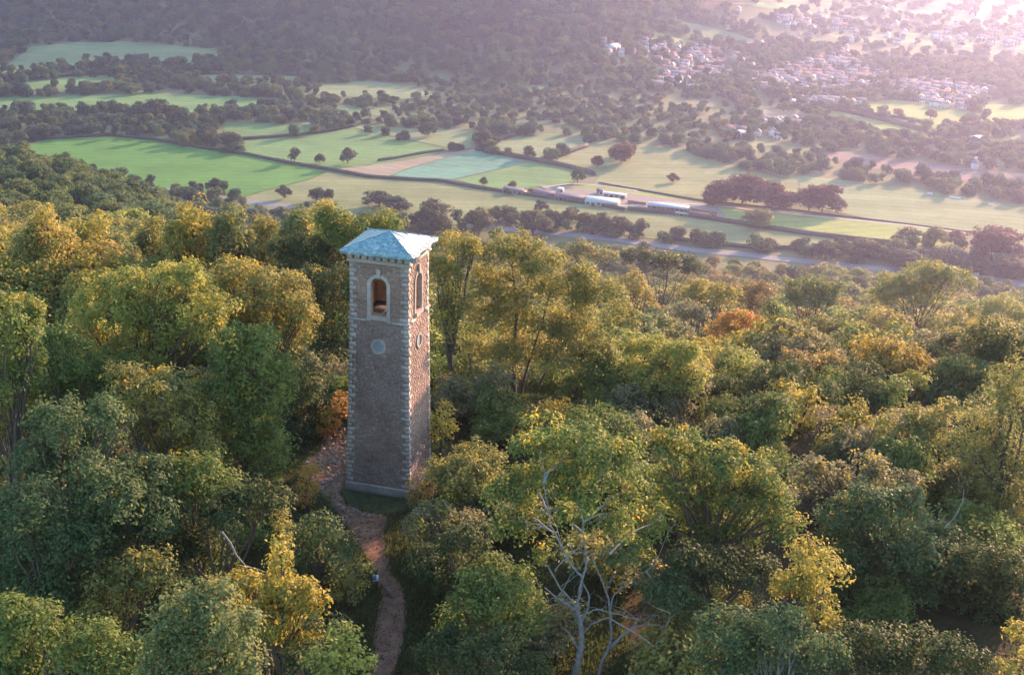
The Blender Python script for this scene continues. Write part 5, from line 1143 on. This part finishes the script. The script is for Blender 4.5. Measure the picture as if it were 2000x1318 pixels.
# van on the road
vp = hit(1905, 540); van = empty('van', vp, 'small white van on the road at the far right', 'van', rz=-0.35)
mb = MB(); mb.hexa([(-2.6, -1, .4), (2.5, -1, .4), (2.5, 1, .4), (-2.6, 1, .4), (-2.6, -.95, 2.3), (1.4, -.95, 2.3), (1.4, .95, 2.3), (-2.6, .95, 2.3)]); mb.build('body', WM['white'], van)
mb = MB(); mb.box(1.45, 2.4, -.9, .9, 1.2, 1.7); mb.build('windscreen', glass_m, van)
for sx_ in (-1.7, 1.6):
    for sy_ in (-1, 1):
        mb = MB(); mb.tube([(sx_, sy_ * .8, .36), (sx_, sy_ * 1.03, .36)], [.36, .36], 10); mb.build('wheel', dark_m, van)
# town houses: four kinds, copied
def house_kind(L, Wd, hh, rise, wm, rm):
    w1, r1, c1, g1 = MB(), MB(), MB(), MB(); gable(w1, r1, L, Wd, hh, rise); c1.box(L / 2 - .9, L / 2 - .2, -.3, .3, hh, hh + rise + .9)
    for u in (-L * .28, L * .28):
        for z in (0.9, 3.3): g1.box(u - .5, u + .5, -Wd / 2 - .05, -Wd / 2 + .03, z, z + 1.1)
    return [('walls', w1.mesh('house_walls', WM[wm])), ('roof', r1.mesh('house_roof', RM[rm])), ('chimney', c1.mesh('house_chimney', WM['brick']))], g1.mesh('house_windows', glass_m)
HK = [house_kind(7, 6.5, 4.6, 2.2, 'cream', 'grey'), house_kind(9, 6.5, 4.6, 2.4, 'stone', 'slate'), house_kind(6.5, 6, 4.6, 2.2, 'white', 'slate'), house_kind(8, 6, 4.4, 2.2, 'cream', 'tile'), house_kind(12, 6.5, 4.6, 2.2, 'white', 'grey')]
for i_, (parts_, _g) in enumerate(HK):
    bm = bmesh.new(); jm = bpy.data.meshes.new('joined_house')
    for mi, (nm2, me) in enumerate(parts_):
        k0 = len(bm.faces); bm.from_mesh(me); bm.faces.ensure_lookup_table()
        for f in bm.faces[k0:]: f.material_index = mi
        jm.materials.append(me.materials[0])
    bm.to_mesh(jm); bm.free(); ARCH['hs%d' % i_] = (jm, None)
HC = ['cream house with a grey roof', 'stone house with a dark slate roof', 'small white house with a slate roof', 'cream house with a red-brown roof', 'long white terrace with a grey roof']
rg5 = np.random.default_rng(505)
for nm, poly, cnt in TOWN:
    P = np.array(poly); got = []; tries = 0; more = []
    while len(got) < cnt and tries < cnt * 60:
        tries += 1
        px, py = rg5.uniform(P[:, 0].min(), P[:, 0].max()), rg5.uniform(P[:, 1].min(), P[:, 1].max())
        if not inpoly(np.array(px), np.array(py), poly): continue
        p = hit(px, py)
        if any(math.hypot(p[0] - g[0], p[1] - g[1]) < 8.0 for g in got): continue
        got.append(p); kk = int(rg5.integers(5))
        e = empty('house', p, '%s in %s' % (HC[kk], nm), 'house', '%s, %s' % (HC[kk], nm), 0.0)
        e.rotation_euler.z = rg5.choice([-0.25, -0.25, 1.3]) + rg5.uniform(-.15, .15); s_ = rg5.uniform(.65, .95) * (1.25 if 'hazy' in nm else 1.0); e.scale = (s_, s_, s_)
        for nm2, me in HK[kk][0]: link(nm2, me, e)
        tag(link('windows', HK[kk][1], e), kind='stuff')
    tries = 0                                # beyond the three hundred individuals: the rest of the town as one mass
    while len(more) < cnt * 0.8 and cnt > 40 and tries < cnt * 60:
        tries += 1; c0 = P.mean(0); px, py = rg5.uniform(P[:, 0].min(), P[:, 0].max()), rg5.uniform(P[:, 1].min(), P[:, 1].max())
        px, py = c0[0] + (px - c0[0]) * 1.25, c0[1] + (py - c0[1]) * 1.35
        if 'hazy' not in nm and not inpoly(np.array(c0[0] + (px - c0[0]) / 1.25), np.array(c0[1] + (py - c0[1]) / 1.3), poly): continue
        if any(inpoly(np.array(px), np.array(py), f_[1]) for f_ in FIELDS): continue
        p = hit(px, py)
        if p[1] > 2600 or any(math.hypot(p[0] - g[0], p[1] - g[1]) < 7.5 for g in got + more): continue
        more.append(p)
    if more: mass('distant_houses', 'tiny pale roofs scattered through ' + nm, more, rg5.uniform(.6, .95, len(more)), ['hs%d' % i for i in range(5)], 11, rzs=rg5.choice([-0.25, 1.3], len(more)))
    got += more
    # street trees between the houses
    tr = []
    for _ in range(int(cnt * 3.2)):
        px, py = rg5.uniform(P[:, 0].min(), P[:, 0].max()), rg5.uniform(P[:, 1].min(), P[:, 1].max())
        if inpoly(np.array(px), np.array(py), poly):
            p = hit(px, py)
            if all(math.hypot(p[0] - g[0], p[1] - g[1]) > 6 for g in got): tr.append(p)
    if len(tr) > 2: mass('garden_trees', 'garden trees and bushes between the roofs of ' + nm, tr, rg5.uniform(.4, .85, len(tr)), ['far%d' % i for i in range(5)], 7)
# ------------------------------------------------------------------ haze
hz = bpy.data.meshes.new('haze'); bm = bmesh.new()
x0, x1, y0, y1, z0, z1 = -9100, 9100, -310, 16100, VALLEY - 1.5, 39.5
vs = [bm.verts.new(v) for v in [(x0, y0, z0), (x1, y0, z0), (x1, y1, z0), (x0, y1, z0), (x0, y0, z1), (x1, y0, z1), (x1, y1, z1), (x0, y1, z1)]]
for f in [(3, 2, 1, 0), (4, 5, 6, 7), (0, 1, 5, 4), (1, 2, 6, 5), (2, 3, 7, 6), (3, 0, 4, 7)]: bm.faces.new([vs[i] for i in f])
bm.to_mesh(hz); bm.free()
m = bpy.data.materials.new('haze'); m.use_nodes = True; n = m.node_tree; n.nodes.clear(); o = n.nodes.new('ShaderNodeOutputMaterial')
pv = n.nodes.new('ShaderNodeVolumePrincipled'); pv.inputs['Color'].default_value = HAZE_COLOR; pv.inputs['Density'].default_value = HAZE_DENSITY; pv.inputs['Anisotropy'].default_value = HAZE_G
n.links.new(pv.outputs[0], o.inputs['Volume']); hz.materials.append(m); tag(link('haze', hz), 'thin sunset haze lying over the valley', kind='stuff')

print('unique faces', sum(len(me.polygons) for me in bpy.data.meshes))
